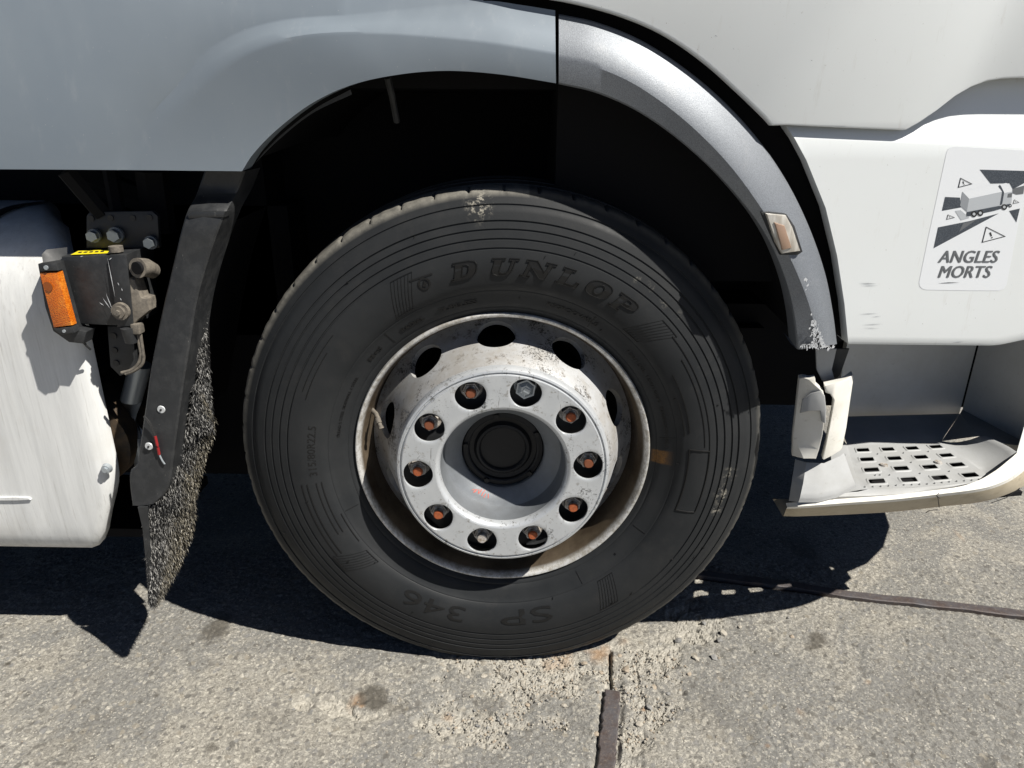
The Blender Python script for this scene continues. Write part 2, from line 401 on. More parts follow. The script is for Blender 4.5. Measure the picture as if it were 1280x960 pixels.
def seg_dist(x, y, pts):
    D = np.full(x.shape, 9.)
    for (x0, y0), (x1, y1) in zip(pts, pts[1:]):
        dx, dy = x1-x0, y1-y0; t = np.clip(((x-x0)*dx+(y-y0)*dy)/(dx*dx+dy*dy), 0, 1)
        D = np.minimum(D, np.hypot(x-x0-t*dx, y-y0-t*dy))
    return D
def gz(pts): return [tuple(PZ(x, y, 0)[:2]) for x, y in pts]
STRIP_A = gz([(766, 862), (762, 905), (757, 960), (752, 1010), (747, 1080)])     # toward the camera
STRIP_B = gz([(700, 690), (890, 719), (985, 731), (1060, 743), (1180, 756), (1290, 769), (1420, 786)])
CRACKA = gz([(763, 812), (763, 840), (766, 862)])
CRUMB = gz([(590, 822), (640, 838), (700, 845), (760, 850), (800, 832), (850, 805), (890, 775)])
CRUMB2 = gz([(760, 850), (795, 870), (790, 905), (775, 960)])
CRUMB3 = gz([(380, 880), (470, 893), (560, 905), (640, 905), (720, 900)])
CRUMB4 = gz([(560, 822), (540, 860), (600, 905)])
HAIR = [(gz([(300, 838), (380, 858), (450, 872), (540, 885)]), .012, .004), (gz([(555, 905), (610, 912), (680, 918)]), .006, .004), (gz([(470, 850), (520, 900), (530, 950)]), .003, .003), (gz([(1130, 800), (1160, 850), (1180, 905)]), .0025, .003), (gz([(100, 800), (230, 850), (300, 838)]), .004, .002), (gz([(890, 860), (960, 900), (985, 960)]), .0025, .003), (gz([(640, 850), (670, 880), (720, 890), (745, 930)]), .004, .006), (gz([(800, 840), (830, 860), (835, 900)]), .004, .006)]
def ground_fields(x, y):
    w1 = (vnoise(x*9, y*9, 1)-.5)*.11+(vnoise(x*26, y*26, 2)-.5)*.085+(vnoise(x*70, y*70, 14)-.5)*.04
    D = np.minimum(seg_dist(x, y, CRUMB)*.8, seg_dist(x, y, CRUMB2)*1.15)
    D = np.minimum(D, seg_dist(x, y, CRUMB4)*1.3); D = np.minimum(D, seg_dist(x, y, CRUMB3)*2.2+.03)
    cr_ = np.clip(1.0-(D+w1*1.2)/.075, 0, 1)
    return cr_*cr_*(3-2*cr_)
def ground_height(x, y, crumb):
    h = (vnoise(x*2, y*2, 3)-.5)*.006+(vnoise(x*7, y*7, 4)-.5)*.003+(vnoise(x*45, y*45, 5)-.5)*.0022+(vnoise(x*130, y*130, 6)-.5)*.0022
    d1, d2, i1 = cell(x*75+.7*vnoise(x*60, y*60, 10), y*75+.7*vnoise(x*60, y*60, 11), 7)
    h += np.clip((d2-d1)*1.5, 0, 1)*.0016*(.3+i1)-.0012
    wx, wy = (vnoise(x*60, y*60, 12)-.5)*.010, (vnoise(x*60, y*60, 13)-.5)*.010
    def facets(f, seed, amp, tilt):
        d1_, d2_, q = cell((x+wx)*f, (y+wy)*f, seed); an = q*57.0
        return (q-.5)*amp+((x*np.cos(an)+y*np.sin(an))*f % 1.0-.5)*tilt-np.clip(1-(d2_-d1_)*5, 0, 1)*amp*.55
    chunk = -.0065+facets(30, 8, .0070, .003)+facets(85, 9, .0034, .002)+facets(170, 15, .0016, .0008)
    h = h*(1-crumb)+chunk*crumb
    h = np.minimum(h, .004+.012*crumb)
    for path, wid in ((STRIP_A, .021), (STRIP_B, .0155)):
        d = seg_dist(x, y, path); k = np.clip((wid+.008-d)/.008, 0, 1); h = h*(1-k)-.012*k
    d = seg_dist(x, y, CRACKA); k = np.clip((.005-d)/.003, 0, 1); h = h-.02*k
    for path, wd_, dp in HAIR:
        d = seg_dist(x+(vnoise(x*30, y*30, 31)-.5)*.03, y+(vnoise(x*30, y*30, 32)-.5)*.03, path); k = np.clip((wd_-d)/wd_, 0, 1); h = h-dp*k
    # dip where the tyre stands so that the rubber sits on the slab
    k = np.clip(1-np.abs(x)/.26, 0, 1)*np.clip((y+.03)/.03, 0, 1)*np.clip((.30-y)/.05, 0, 1)
    return np.minimum(h, h*(1-np.clip(k*4, 0, 1))-.001*np.clip(k*4, 0, 1))
def axis(lo, hi, step, far):
    a = list(np.arange(lo, hi, step)); s = step; v = a[-1]; up = []
    while v < far: s *= 1.35; v += s; up.append(v)
    s = step; v = a[0]; dn = []
    while v > -far: s *= 1.35; v -= s; dn.append(v)
    return np.array(dn[::-1]+a+up)
gx = axis(-1.3, 1.55, .0032, 400); gy = axis(-.36, .40, .0032, 400)
X, Y = np.meshgrid(gx, gy, indexing='ij'); crumb = ground_fields(X, Y)
inside = np.clip((1.62-np.abs(X-.12))/.1, 0, 1)*np.clip((.42-np.abs(Y))/.05, 0, 1)
Zg = ground_height(X, Y, crumb)*inside
nx, ny = X.shape
V = np.stack([X.ravel(), Y.ravel(), Zg.ravel()], 1)
ii = np.arange(nx*ny).reshape(nx, ny)
Q = np.stack([ii[:-1, :-1].ravel(), ii[1:, :-1].ravel(), ii[1:, 1:].ravel(), ii[:-1, 1:].ravel()], 1)
gm = bpy.data.meshes.new('ground'); gm.vertices.add(len(V)); gm.vertices.foreach_set('co', V.astype(np.float32).ravel())
gm.loops.add(Q.size); gm.loops.foreach_set('vertex_index', Q.astype(np.int32).ravel())
gm.polygons.add(len(Q)); gm.polygons.foreach_set('loop_start', np.arange(0, Q.size, 4, dtype=np.int32)); gm.polygons.foreach_set('use_smooth', np.ones(len(Q), bool))
gm.polygons.foreach_set('use_smooth', ((crumb[:-1, :-1]+crumb[1:, 1:]) < .5).ravel()); gm.update(calc_edges=True); gm.validate()
# masks of things with a shape of their own: crumbled concrete, rust, oil stains
def blob(px, py, r, soft=.6):
    c = PZ(px, py, 0); wob = (vnoise(X*28, Y*28, 21)-.5)*r*1.1+(vnoise(X*90, Y*90, 22)-.5)*r*.5
    return np.clip((r-np.hypot(X-c.x, Y-c.y)+wob)/(r*soft), 0, 1)
oil = np.zeros_like(X)
for px, py, r, a in ((1018, 802, .034, .75), (1300, 912, .02, .6), (268, 786, .045, .75), (468, 872, .032, .8), (500, 878, .026, .6), (700, 905, .05, .22), (330, 905, .06, .2), (1150, 870, .08, .16), (900, 900, .07, .18), (90, 930, .07, .2), (610, 880, .04, .3), (10, 828, .014, .9), (118, 850, .007, .8), (120, 886, .02, .45), (262, 935, .014, .6), (500, 845, .010, .5), (1085, 800, .012, .35), (965, 787, .012, .4), (1160, 716, .03, .2), (345, 880, .012, .45), (195, 870, .008, .6), (1240, 958, .02, .5), (990, 920, .007, .8), (930, 945, .007, .6), (640, 925, .03, .12), (860, 865, .05, .08), (1000, 690, .06, .5)):
    oil = np.maximum(oil, blob(px, py, r)*a)
rst = np.zeros_like(X)
for px, py, r, a in ((745, 812, .035, .8), (708, 820, .04, .6), (690, 826, .03, .4), (445, 876, .018, .7), (452, 882, .008, 1), (560, 893, .014, .5), (1202, 672, .016, .9), (1085, 853, .012, .6), (960, 933, .007, .7), (805, 882, .008, .9), (1000, 890, .012, .3), (780, 800, .02, .4)):
    rst = np.maximum(rst, blob(px, py, r, .9)*a)
ca = gm.color_attributes.new('masks', 'FLOAT_COLOR', 'POINT')
ca.data.foreach_set('color', np.stack([crumb.ravel(), oil.ravel(), rst.ravel(), np.ones(crumb.size)], 1).astype(np.float32).ravel())
def b_conc(t, b):
    k = NT(t, b); at = k.attr('masks'); sep = k.n.new('ShaderNodeSeparateColor'); k.l.new(at[0], sep.inputs[0])
    warp = k.n.new('ShaderNodeMix'); warp.data_type = 'RGBA'; warp.blend_type = 'LINEAR_LIGHT'; warp.inputs[0].default_value = .006
    nz = k.n.new('ShaderNodeTexNoise'); nz.inputs['Scale'].default_value = 70; nz.inputs['Detail'].default_value = 3; k.l.new(k.co, nz.inputs['Vector'])
    k.l.new(k.co, warp.inputs[6]); k.l.new(nz.outputs['Color'], warp.inputs[7]); wv = warp.outputs[2]
    flat = k.mapping((1, 1, .2), src=wv)
    big = k.noise(2.2, 5, .6); mid = k.noise(11, 5, .65); fine = k.noise(330, 4, .75, flat); gr = k.noise(120, 5, .8, flat)
    cid = k.vor(88, 'F1', 'Color', flat); cd_ = k.vor(88, 'DISTANCE_TO_EDGE', 'Distance', flat); cid2 = k.vor(190, 'F1', 'Color', flat)
    cs = k.n.new('ShaderNodeSeparateColor'); k.l.new(cid, cs.inputs[0]); cs2 = k.n.new('ShaderNodeSeparateColor'); k.l.new(cid2, cs2.inputs[0])
    base = k.mix(k.ramp(big, [(.35, 0), (.65, 1)]), (.30, .285, .25), (.25, .243, .225))
    base = k.mix(k.ramp(mid, [(.4, 0), (.7, .65)]), base, (.33, .305, .255))
    patch = k.ramp(k.noise(3.1, 7, .62, dist=.8), [(.45, 0), (.54, 1)])       # smoother grey slab areas against gritty pale ones
    base = k.mix(k.math('MULTIPLY', patch, .75), base, (.185, .185, .178))
    c = k.mix(k.ramp(fine, [(.38, .75), (.5, 0)]), base, (.125, .115, .098))
    c = k.mix(k.math('MULTIPLY', k.ramp(gr, [(.52, 0), (.62, .9)]), k.math('SUBTRACT', 1.0, k.math('MULTIPLY', patch, .45))), c, (.53, .50, .425))
    c = k.mix(k.ramp(gr, [(.34, .8), (.44, 0)]), c, (.125, .115, .10))
    def pebbles(scale, lo, hi, stops, amt, rad):
        cid_ = k.vor(scale, 'F1', 'Color', flat); dd = k.vor(scale, 'F1', 'Distance', flat); sc_ = k.n.new('ShaderNodeSeparateColor'); k.l.new(cid_, sc_.inputs[0])
        sel = k.ramp(sc_.outputs[1], [(lo, 0), (lo+.01, 1), (hi, 1), (hi+.01, 0)]); inn = k.ramp(dd, [(rad*.75, amt), (rad, 0)])
        return k.math('MULTIPLY', sel, inn), k.ramp(sc_.outputs[0], stops, 'CONSTANT')
    for scale, lo, hi, stops, amt, rad in ((52, .55, .95, [(0, (.16, .15, .132)), (.3, (.20, .195, .185)), (.6, (.125, .118, .105)), (.85, (.27, .245, .20))], .8, .42),
                                           (95, .30, .75, [(0, (.15, .142, .128)), (.35, (.235, .22, .19)), (.6, (.42, .395, .34)), (.8, (.19, .188, .182))], .8, .45),
                                           (240, .58, .76, [(0, (.54, .51, .44)), (.5, (.46, .43, .37)), (.75, (.09, .085, .075))], .75, .45)):
        fac_, col_ = pebbles(scale, lo, hi, stops, amt, rad); c = k.mix(fac_, c, col_)
    cc = k.mix(k.ramp(k.noise(95, 6, .8), [(.35, 0), (.62, 1)]), (.26, .245, .21), (.52, .49, .425))
    c = k.mix(k.math('MULTIPLY', sep.outputs[0], .7), c, cc)
    c = k.mix(k.math('MULTIPLY', sep.outputs[2], .75), c, (.35, .205, .10))
    c = k.mix(k.math('MULTIPLY', sep.outputs[1], 1.0, True), c, (.07, .062, .05))
    k.color(c); b.inputs['Roughness'].default_value = .82; b.inputs['Specular IOR Level'].default_value = .3
    n = k.bump(gr, .6, .0035); n = k.bump(fine, .8, .002, n); k.bump(k.ramp(cd_, [(0, 0), (.2, 1)]), .3, .0015, n)
M_CONC = mat('worn_concrete', build=b_conc)
gm.materials.append(M_CONC)
ground = bpy.data.objects.new('ground', gm); COL.objects.link(ground)
tag(ground, 'worn grey concrete yard with exposed aggregate', kind='structure')

def ribbon(path, halfw, z0, z1, wob, seed, bev=.002):     # steel flat along a ground path
    r = random.Random(seed); pts = cr([(*p,) for p in path], 46); bm = bmesh.new(); L, R_ = [], []
    for i, p in enumerate(pts):
        t = np.array(pts[min(i+1, 45)])-np.array(pts[max(i-1, 0)]); t /= np.linalg.norm(t); n = np.array([-t[1], t[0]])
        L.append(p+n*(halfw+r.uniform(-wob, wob))); R_.append(p-n*(halfw+r.uniform(-wob, wob)))
    zt = [z1+r.uniform(-.0008, .0008) for _ in pts]
    rows = [[Vector((*p, z0)) for p in L], [Vector((*p, z-bev)) for p, z in zip(L, zt)], [Vector((*(p*.93+q*.07), z)) for p, q, z in zip(L, R_, zt)],
            [Vector((*(p*.07+q*.93), z)) for p, q, z in zip(L, R_, zt)], [Vector((*p, z-bev)) for p, z in zip(R_, zt)], [Vector((*p, z0)) for p in R_]]
    g = grid(bm, rows); 
    for j in (0, -1): bm.faces.new([r_[j] for r_ in g])
    return recalc(bm)
tag(obj('joint_strip', ribbon(STRIP_A, .0165, -.03, -.001, .0026, 3), M_STRIP, smooth=35), 'rusty brown steel joint strip in broken concrete pointing toward the viewer', 'metal strip')
tag(obj('joint_strip', ribbon(STRIP_B, .0135, -.03, .0035, .0016, 5), M_STRIP, smooth=35), 'dark steel joint strip running sideways across the concrete below the cab step', 'metal strip')

# loose stones and chips of the crumbled concrete
def M_stone(name, c1, c2):
    def bb(t, b):
        k = NT(t, b); d = k.noise(180, 5, .75); k.color(k.mix(k.ramp(d, [(.35, 0), (.65, 1)]), c1, c2)); k.bump(d, .4, .001)
    return mat(name, rough=.85, build=bb)
STONES = [M_stone('pale_stone', (.42, .39, .33), (.33, .30, .25)), M_stone('grey_stone', (.27, .265, .255), (.19, .185, .175)), M_stone('tan_stone', (.38, .32, .25), (.30, .25, .19))]
def rock(bm, c, r, rnd, mi=0, flat=.6):
    v = bmesh.ops.create_icosphere(bm, subdivisions=1, radius=r)['verts']
    sx, sy = rnd.uniform(.7, 1.35), rnd.uniform(.7, 1.25); rz = Matrix.Rotation(rnd.uniform(0, 6.3), 3, 'Z') @ Matrix.Rotation(rnd.uniform(-.5, .5), 3, 'X')
    for x in v:
        q = x.co*rnd.uniform(.72, 1.12); x.co = rz @ Vector((q.x*sx, q.y*sy, q.z*flat)) + Vector(c)
    for f in {f for x in v for f in x.link_faces}: f.material_index = mi
rnd = random.Random(11)
rock_me = []
for k_ in range(6):
    bm = bmesh.new(); rock(bm, (0, 0, 0), 1.0, rnd); me = bpy.data.meshes.new('stone'); bm.to_mesh(me); bm.free(); me.materials.append(STONES[k_ % 3]); rock_me.append(me)
def ground_z(x, y):
    return float(Zg[min(np.searchsorted(gx, x), nx-1), min(np.searchsorted(gy, y), ny-1)])
big = [(905, 792, 13), (880, 778, 11), (870, 822, 10), (893, 822, 9), (782, 836, 12), (795, 848, 9), (765, 925, 9), (812, 882, 8), (818, 856, 8), (848, 800, 9), (925, 783, 8), (990, 795, 8), (985, 772, 7), (730, 828, 9), (700, 846, 8), (655, 850, 8), (660, 878, 7), (640, 832, 7), (605, 845, 7), (820, 838, 8), (835, 822, 8), (800, 905, 8), (745, 915, 8), (705, 880, 7), (775, 818, 7), (590, 870, 7), (862, 842, 6), (900, 800, 7), (835, 866, 7), (720, 858, 8), (690, 860, 6), (625, 862, 6), (585, 845, 6), (752, 838, 7), (785, 872, 8)]
for px, py, s in big:
    c = PZ(px, py, 0); r = s*.5/560
    o = bpy.data.objects.new('stone', rnd.choice(rock_me)); COL.objects.link(o); o.parent = ground
    o.location = (c.x, c.y, ground_z(c.x, c.y)+r*.22); o.scale = (r, r*rnd.uniform(.8, 1.1), r*.9); o.rotation_euler = (rnd.uniform(-.3, .3), rnd.uniform(-.3, .3), rnd.uniform(0, 6.3))
bm = bmesh.new(); cnt = 0
while cnt < 2200:
    if cnt < 1500: c = PZ(rnd.gauss(720, 110), rnd.uniform(812, 935), 0)
    else: c = PZ(rnd.uniform(0, 1280), rnd.uniform(770, 955), 0)
    f = float(crumb[min(np.searchsorted(gx, c.x), nx-1), min(np.searchsorted(gy, c.y), ny-1)])
    if cnt < 1500 and rnd.random() > f*1.2: continue
    if cnt >= 1500 and c.y > .02: continue
    r = rnd.uniform(.0010, .0042) if cnt < 1500 else rnd.uniform(.0006, .0019)
    v0 = len(bm.verts); rr = Matrix.Rotation(rnd.uniform(0, 6.3), 3, Vector((rnd.random(), rnd.random(), rnd.random()+.1)).normalized())
    z = ground_z(c.x, c.y)+r*.3
    vs = [bm.verts.new(rr @ Vector(q)*r*rnd.uniform(.7, 1.2)+Vector((c.x, c.y, z))) for q in ((1, 0, 0), (-1, 0, 0), (0, 1, 0), (0, -1, 0), (0, 0, .8), (0, 0, -.8))]
    mi = rnd.choice((0, 0, 0, 1, 2))
    for q in ((0, 2, 4), (2, 1, 4), (1, 3, 4), (3, 0, 4), (2, 0, 5), (1, 2, 5), (3, 1, 5), (0, 3, 5)):
        fc = bm.faces.new([vs[i] for i in q]); fc.material_index = mi
    cnt += 1
tag(obj('concrete_chips', bm, STONES), 'loose concrete chips and grit scattered over the ground', 'gravel', kind='stuff')

# ------------------------------------------------------------------ the truck
truck = bpy.data.objects.new('truck', None); COL.objects.link(truck)
tag(truck, 'white and grey truck cab side with its front wheel, step and fuel tank', 'truck')

# ---- wheel
SPIN_BOLT, SPIN_HOLE = math.radians(111.4), math.radians(93.4)
bm = bmesh.new()
revolve(bm, [(.2905, -.010), (.2960, -.0075), (.2985, -.001), (.2980, .0035), (.2962, .0060), (.2935, .0062), (.2908, .0040), (.2885, -.001), (.2865, -.009), (.2840, -.018), (.2795, -.030), (.2785, -.048), (.2775, -.066), (.2745, -.080), (.2705, -.098), (.262, -.118), (.262, -.160), (.275, -.19), (.285, -.235), (.297, -.247), (.298, -.255), (.29, -.25), (.27, -.19), (.256, -.16)], 144)
wheel = obj('wheel', bm, M_RIM, truck, smooth=45)
wheel.location = (0, 0, .51); wheel.rotation_euler = (0, 0, .02955)
wheel['label'] = 'front wheel with silver nut ring and worn steel rim'

# tyre
CEN = -.126
side = [(.288, -.022), (.2925, -.012), (.2965, -.0035), (.3005, .0005), (.306, .004), (.3085, .0065), (.3115, .0065), (.3135, .0095), (.322, .0135), (.335, .0195), (.3445, .0235), (.3455, .0245), (.3475, .0245), (.3485, .0262), (.362, .0315), (.378, .0355), (.395, .0372), (.410, .0362), (.4225, .0338), (.4235, .0312), (.4255, .0308), (.4265, .0330), (.4385, .0305), (.4395, .0278), (.4415, .0274), (.4425, .0296), (.4545, .0265), (.4555, .0238), (.4575, .0234), (.4585, .0256), (.4690, .0222), (.4700, .0194), (.4720, .0190), (.4730, .0214), (.4850, .0170), (.4960, .0122), (.4968, .0098), (.4988, .0092), (.4998, .0108), (.5100, .0050), (.5190, -.0015), (.5228, -.0055), (.5248, -.0110)]
half = [(.5262, -.022), (.5272, -.040), (.5275, -.0435), (.514, -.0455), (.514, -.0545), (.528, -.0565), (.5295, -.085), (.530, -.090), (.516, -.092), (.516, -.101), (.5302, -.103), (.531, CEN)]
prof = side+half+[(r, 2*CEN-a) for r, a in (side+half)[:-1][::-1]]
ns = len(side); NT_ = 832
def tyre_fn(i, j, r, a, t):
    ph = j % 16
    if ns-2 <= i < ns+3:                         # small cuts in the shoulder rib
        if ph == 0: r -= .0048; a -= .0025
        elif ph in (1, 15): r -= .0006
        r += .0005*math.sin(j*.85)*math.sin(j*.16)
    z = r*math.sin(t)                            # flat where it stands
    if z < -.42 and a > -.12: a += .010*((-.42-z)/.1)**1.5*(1 if .33 < r < .51 else .4)
    return r, a
bm = bmesh.new(); cols = revolve(bm, prof, NT_, fn=tyre_fn)
lay = bm.loops.layers.float_color.new('wear')
for v in bm.verts: v.co.z = max(v.co.z, -.5105)
def sm(e0, e1, x): q = min(max((x-e0)/(e1-e0), 0), 1); return q*q*(3-2*q)
def pang(t): return math.degrees(t) % 360
for v in bm.verts:
    r = math.hypot(v.co.x, v.co.z); t = pang(math.atan2(v.co.z, v.co.x)); a = -v.co.y
    edge = sm(.510, .519, r)*(1 if a > -.05 else .25)*(.95 if 85 < t < 200 else .75 if 200 <= t < 240 else .3)
    sc = 0
    for tt, rr, dt, dr, kk in ((95, .499, 3.0, .030, 1), (350.5, .455, 3.4, .016, 1.0), (345.5, .458, 1.8, .010, 1), (356, .462, 3, .012, .7), (57, .443, 1.3, .006, .35), (53, .441, 1.3, .006, .35), (48, .44, 1.3, .006, .35), (43, .439, 1.2, .006, .3)):
        d = math.hypot(((t-tt+180) % 360-180)/dt, (r-rr)/dr); sc = max(sc, kk*(1-sm(.3, 1.2, d)))
    ru = (1-sm(2.3, 2.9, abs((t+180) % 360-180-.2)))*(sm(.300, .303, r)*(1-sm(.333, .336, r)))
    for l in v.link_loops: l[lay] = (edge, sc if a > -.02 else 0, ru if a > -.02 else 0, 1)
tyre = obj('tyre', recalc(bm), M_RUB, wheel, smooth=50, label='black rubber tyre with concentric ribs and raised lettering')
rs = np.array([q[0] for q in side]); as_ = np.array([q[1] for q in side])
keep = [i for i, (r, a) in enumerate(side)]
def surf(r): return float(np.interp(r, rs, as_))
def on_tyre(r, t, h):
    a = surf(r)+h; z = r*math.sin(t)
    if z < -.42: a += .010*((-.42-z)/.1)**1.5
    return Vector((r*math.cos(t), -a, r*math.sin(t)))
LV, LF = [], []
def flush(name, label=None, kind=None):
    if LV: obj(name, (list(LV), [], list(LF)), M_RUBL, wheel, label=label, kind=kind)
    LV.clear(); LF.clear()
def put(vf, fn):
    o = len(LV); v, f = vf; LV.extend(fn(*q) for q in v); LF.extend(tuple(i+o for i in p) for p in f)
def arc_text(body, r0, hgt, d0, d1, ext=.0008, bev=.0, off=0.0, shear=0.0):
    v, f = text_mesh(body, 1, ext*20, bev*20, off, shear); xs = [q[0] for q in v]; x0, x1 = min(xs), max(xs); ys = [q[1] for q in v]; y0, y1 = min(ys), max(ys)
    t0, t1 = math.radians(d0), math.radians(d1); zs = [q[2] for q in v]; zm = max(zs) or 1
    put((v, f), lambda x, y, z: on_tyre(r0+(y-y0)/(y1-y0)*hgt, t0+(t1-t0)*(x-x0)/(x1-x0), 1.5*ext*z/zm if z > 0 else -.001))
    flush('sidewall_lettering')
GL = {
 'D': [[(0,0),(0,.14),(.1,.14),(.1,.86),(0,.86),(0,1),(.62,1),(.85,.92),(.97,.75),(1,.5),(.97,.25),(.85,.08),(.62,0)], [(.40,.2),(.40,.8),(.55,.8),(.66,.72),(.69,.5),(.66,.28),(.55,.2)]],
 'U': [[(-.02,1),(-.02,.86),(.08,.86),(.08,.3),(.16,.1),(.35,0),(.65,0),(.84,.1),(.9,.3),(.9,.86),(1.02,.86),(1.02,1),(.64,1),(.64,.86),(.74,.86),(.74,.34),(.68,.22),(.56,.18),(.46,.2),(.4,.3),(.4,.86),(.5,.86),(.5,1)]],
 'N': [[(0,0),(.36,0),(.36,.14),(.26,.14),(.26,.60),(.70,0),(.92,0),(.92,.86),(1.02,.86),(1.02,1),(.66,1),(.66,.86),(.76,.86),(.76,.44),(.36,1),(0,1),(0,.86),(.1,.86),(.1,.14),(0,.14)]],
 'L': [[(0,0),(.98,0),(.98,.38),(.84,.38),(.78,.16),(.42,.16),(.42,.86),(.54,.86),(.54,1),(0,1),(0,.86),(.1,.86),(.1,.14),(0,.14)]],
 'O': [[(.5+.5*math.copysign(abs(math.cos(u))**.8, math.cos(u)), .5+.5*math.copysign(abs(math.sin(u))**.8, math.sin(u))) for u in [2*PI*i/28 for i in range(28)]], [(.5+.2*math.cos(u), .5+.31*math.sin(u)) for u in [-2*PI*i/20 for i in range(20)]]],
 'P': [[(0,0),(.54,0),(.54,.14),(.42,.14),(.42,.38),(.7,.38),(.92,.45),(1.02,.6),(1.02,.8),(.92,.93),(.7,1),(0,1),(0,.86),(.1,.86),(.1,.14),(0,.14)], [(.42,.55),(.42,.84),(.6,.84),(.7,.77),(.7,.62),(.6,.55)]]}
for ch, d0, d1 in (('D', 103.6, 96.9), ('U', 93.4, 86.7), ('N', 84.9, 77.2), ('L', 75.2, 68.9), ('O', 67.2, 60.4), ('P', 59.0, 52.6)):
    vf = shape_mesh(GL[ch], .05, .0); zm = max(q[2] for q in vf[0]); t0, t1 = math.radians(d0), math.radians(d1)
    put(vf, lambda x, y, z: on_tyre(.3755+y*.0330, t0+(t1-t0)*(x+.22*(y-.5)), .0007*z/zm if z > 0 else -.001))
    for loop_ in GL[ch]:                          # proud bead round the edge of the letter
        m_ = len(loop_); o_ = len(LV); ar_ = sum(loop_[i][0]*loop_[(i+1) % m_][1]-loop_[(i+1) % m_][0]*loop_[i][1] for i in range(m_)); sg = 1 if ar_ > 0 else -1
        for i in range(m_):
            p0, p1, p2 = (Vector(loop_[(i+q) % m_]) for q in (-1, 0, 1)); d_ = ((p1-p0).normalized()+(p2-p1).normalized()); d_ = d_.normalized() if d_.length > 1e-6 else Vector((1, 0)); nn_ = Vector((-d_.y, d_.x))*sg
            for off_, h_ in ((-.020, -.0008), (.004, .0019), (.030, .0019), (.048, .0004)):
                x, y = p1+nn_*off_*(1 if off_ < 0 else 1); LV.append(on_tyre(.3755+y*.0330, t0+(t1-t0)*(x+.22*(y-.5)), h_))
        for i in range(m_):
            for q in range(3): a_, b_ = o_+i*4+q, o_+((i+1) % m_)*4+q; LF.append((a_, b_, b_+1, a_+1))
    flush('raised_letter')
arc_text('SP', .3600, .036, 286.5, 269.5, .0007)
arc_text('346', .3620, .035, 257.5, 236.0, .0007)
arc_text('RADIAL', .3235, .0085, 125.4, 116.8, .0010, off=.012)
arc_text('TUBELESS', .3235, .0085, 111.4, 98.5, .0010, off=.012)
arc_text('REGROOVABLE', .3260, .0075, 75.8, 57.8, .0009)
arc_text('M+S', .3240, .0085, 140.5, 134.5, .0010, off=.012)
arc_text('315/80R22.5', .3700, .015, 184.5, 168.0, .00035)
arc_text('156/150L 154/150M', .3255, .0060, 44, 22, .0007)
arc_text('REGROOVABLE', .3260, .0060, 20, 4, .0006)
arc_text('TREAD 5 STEEL SIDEWALL 1 STEEL', .3260, .0050, 172, 148, .0006)
for c0 in ((111.5, .388, .0115),):              # round arrow emblem
    t0, r0, rr = math.radians(c0[0]), c0[1], c0[2]
    loop = [(rr*math.cos(u), rr*math.sin(u)) for u in [2*PI*i/24 for i in range(24)]]; inn = [(rr*.72*math.cos(-u), rr*.72*math.sin(-u)) for u in [2*PI*i/24 for i in range(24)]]
    bar = [(-rr*1.9, rr*1.15), (rr*1.7, rr*.95), (rr*1.7, rr*1.2), (-rr*1.9, rr*1.4)]
    leaf = [(-rr*.45, -rr*.35), (rr*.1, -rr*.5), (rr*.45, rr*.05), (rr*.1, rr*.5), (-rr*.1, rr*.1)]
    for lp in ([loop, inn], [bar], [leaf]):
        put(shape_mesh(lp, .0006, 0), lambda x, y, z: on_tyre(r0+y, t0-x/r0, .0012 if z > 0 else 0))
flush('round_emblem', 'round arrow emblem moulded on the tyre')
def rib(r0, d0, r1, d1, wd=.0016, h=.0012, n=10):
    t0, t1 = math.radians(d0), math.radians(d1); o = len(LV); dl = math.hypot((r1-r0), (t1-t0)*.39); nx_, ny_ = -(r1-r0)/dl, (t1-t0)*.39/dl
    for i in range(n+1):
        u = i/n; r, t = r0+(r1-r0)*u, t0+(t1-t0)*u
        for s_, hh in ((-1, -.0004), (-.5, h), (.5, h), (1, -.0004)): LV.append(on_tyre(r+ny_*s_*wd/2, t+nx_*s_*wd/2/.39, hh))
    for i in range(n):
        for q in range(3): a = o+i*4+q; LF.append((a, a+1, a+5, a+4))
for c, lean in ((118.5, -4.5), (45, -6.0), (306, -4.5), (217, -4.5)):      # hatched blocks between the names
    for k_ in range(7): rib(.353, c+3-k_*1.0-lean/2, .416, c+3-k_*1.0+lean/2, .0011, .0006)
    rib(.353, c+3-lean/2, .353, c-3-lean/2); rib(.416, c+3+lean/2, .416, c-3+lean/2)
for r, d0, d1 in ((.400, 5, 33), (.410, 3, 40), (.372, 10, 30), (.362, 9, 22), (.4, 160, 145), (.41, 158, 140), (.405, 187, 212), (.394, 187, 212), (.376, 187, 206), (.366, 187, 206), (.352, 200, 212)): rib(r, d0, r, d1, .0018, .0012, 24)
for q in (((.370, 4.4), (.410, 3.6)), ((.410, 3.6), (.409, -16)), ((.409, -16), (.370, -17)), ((.370, -17), (.370, 4.4))): rib(q[0][0], q[0][1], q[1][0], q[1][1], .0030, .0018, 16)
for d in (130.0, 8, 60, 200, 300, 330): rib(.312, d, .344, d, .0013, .0009, 6)
rr_ = random.Random(4)
for k_ in range(26): d = rr_.uniform(0, 360); r = rr_.uniform(.31, .505); cyl_ = rib(r, d, r+.004, d+rr_.uniform(-.4, .4), .0012, .0022, 2)   # moulding vents
flush('moulded_ribs', 'thin moulded ribs and hatching on the tyre sidewall', 'stuff')

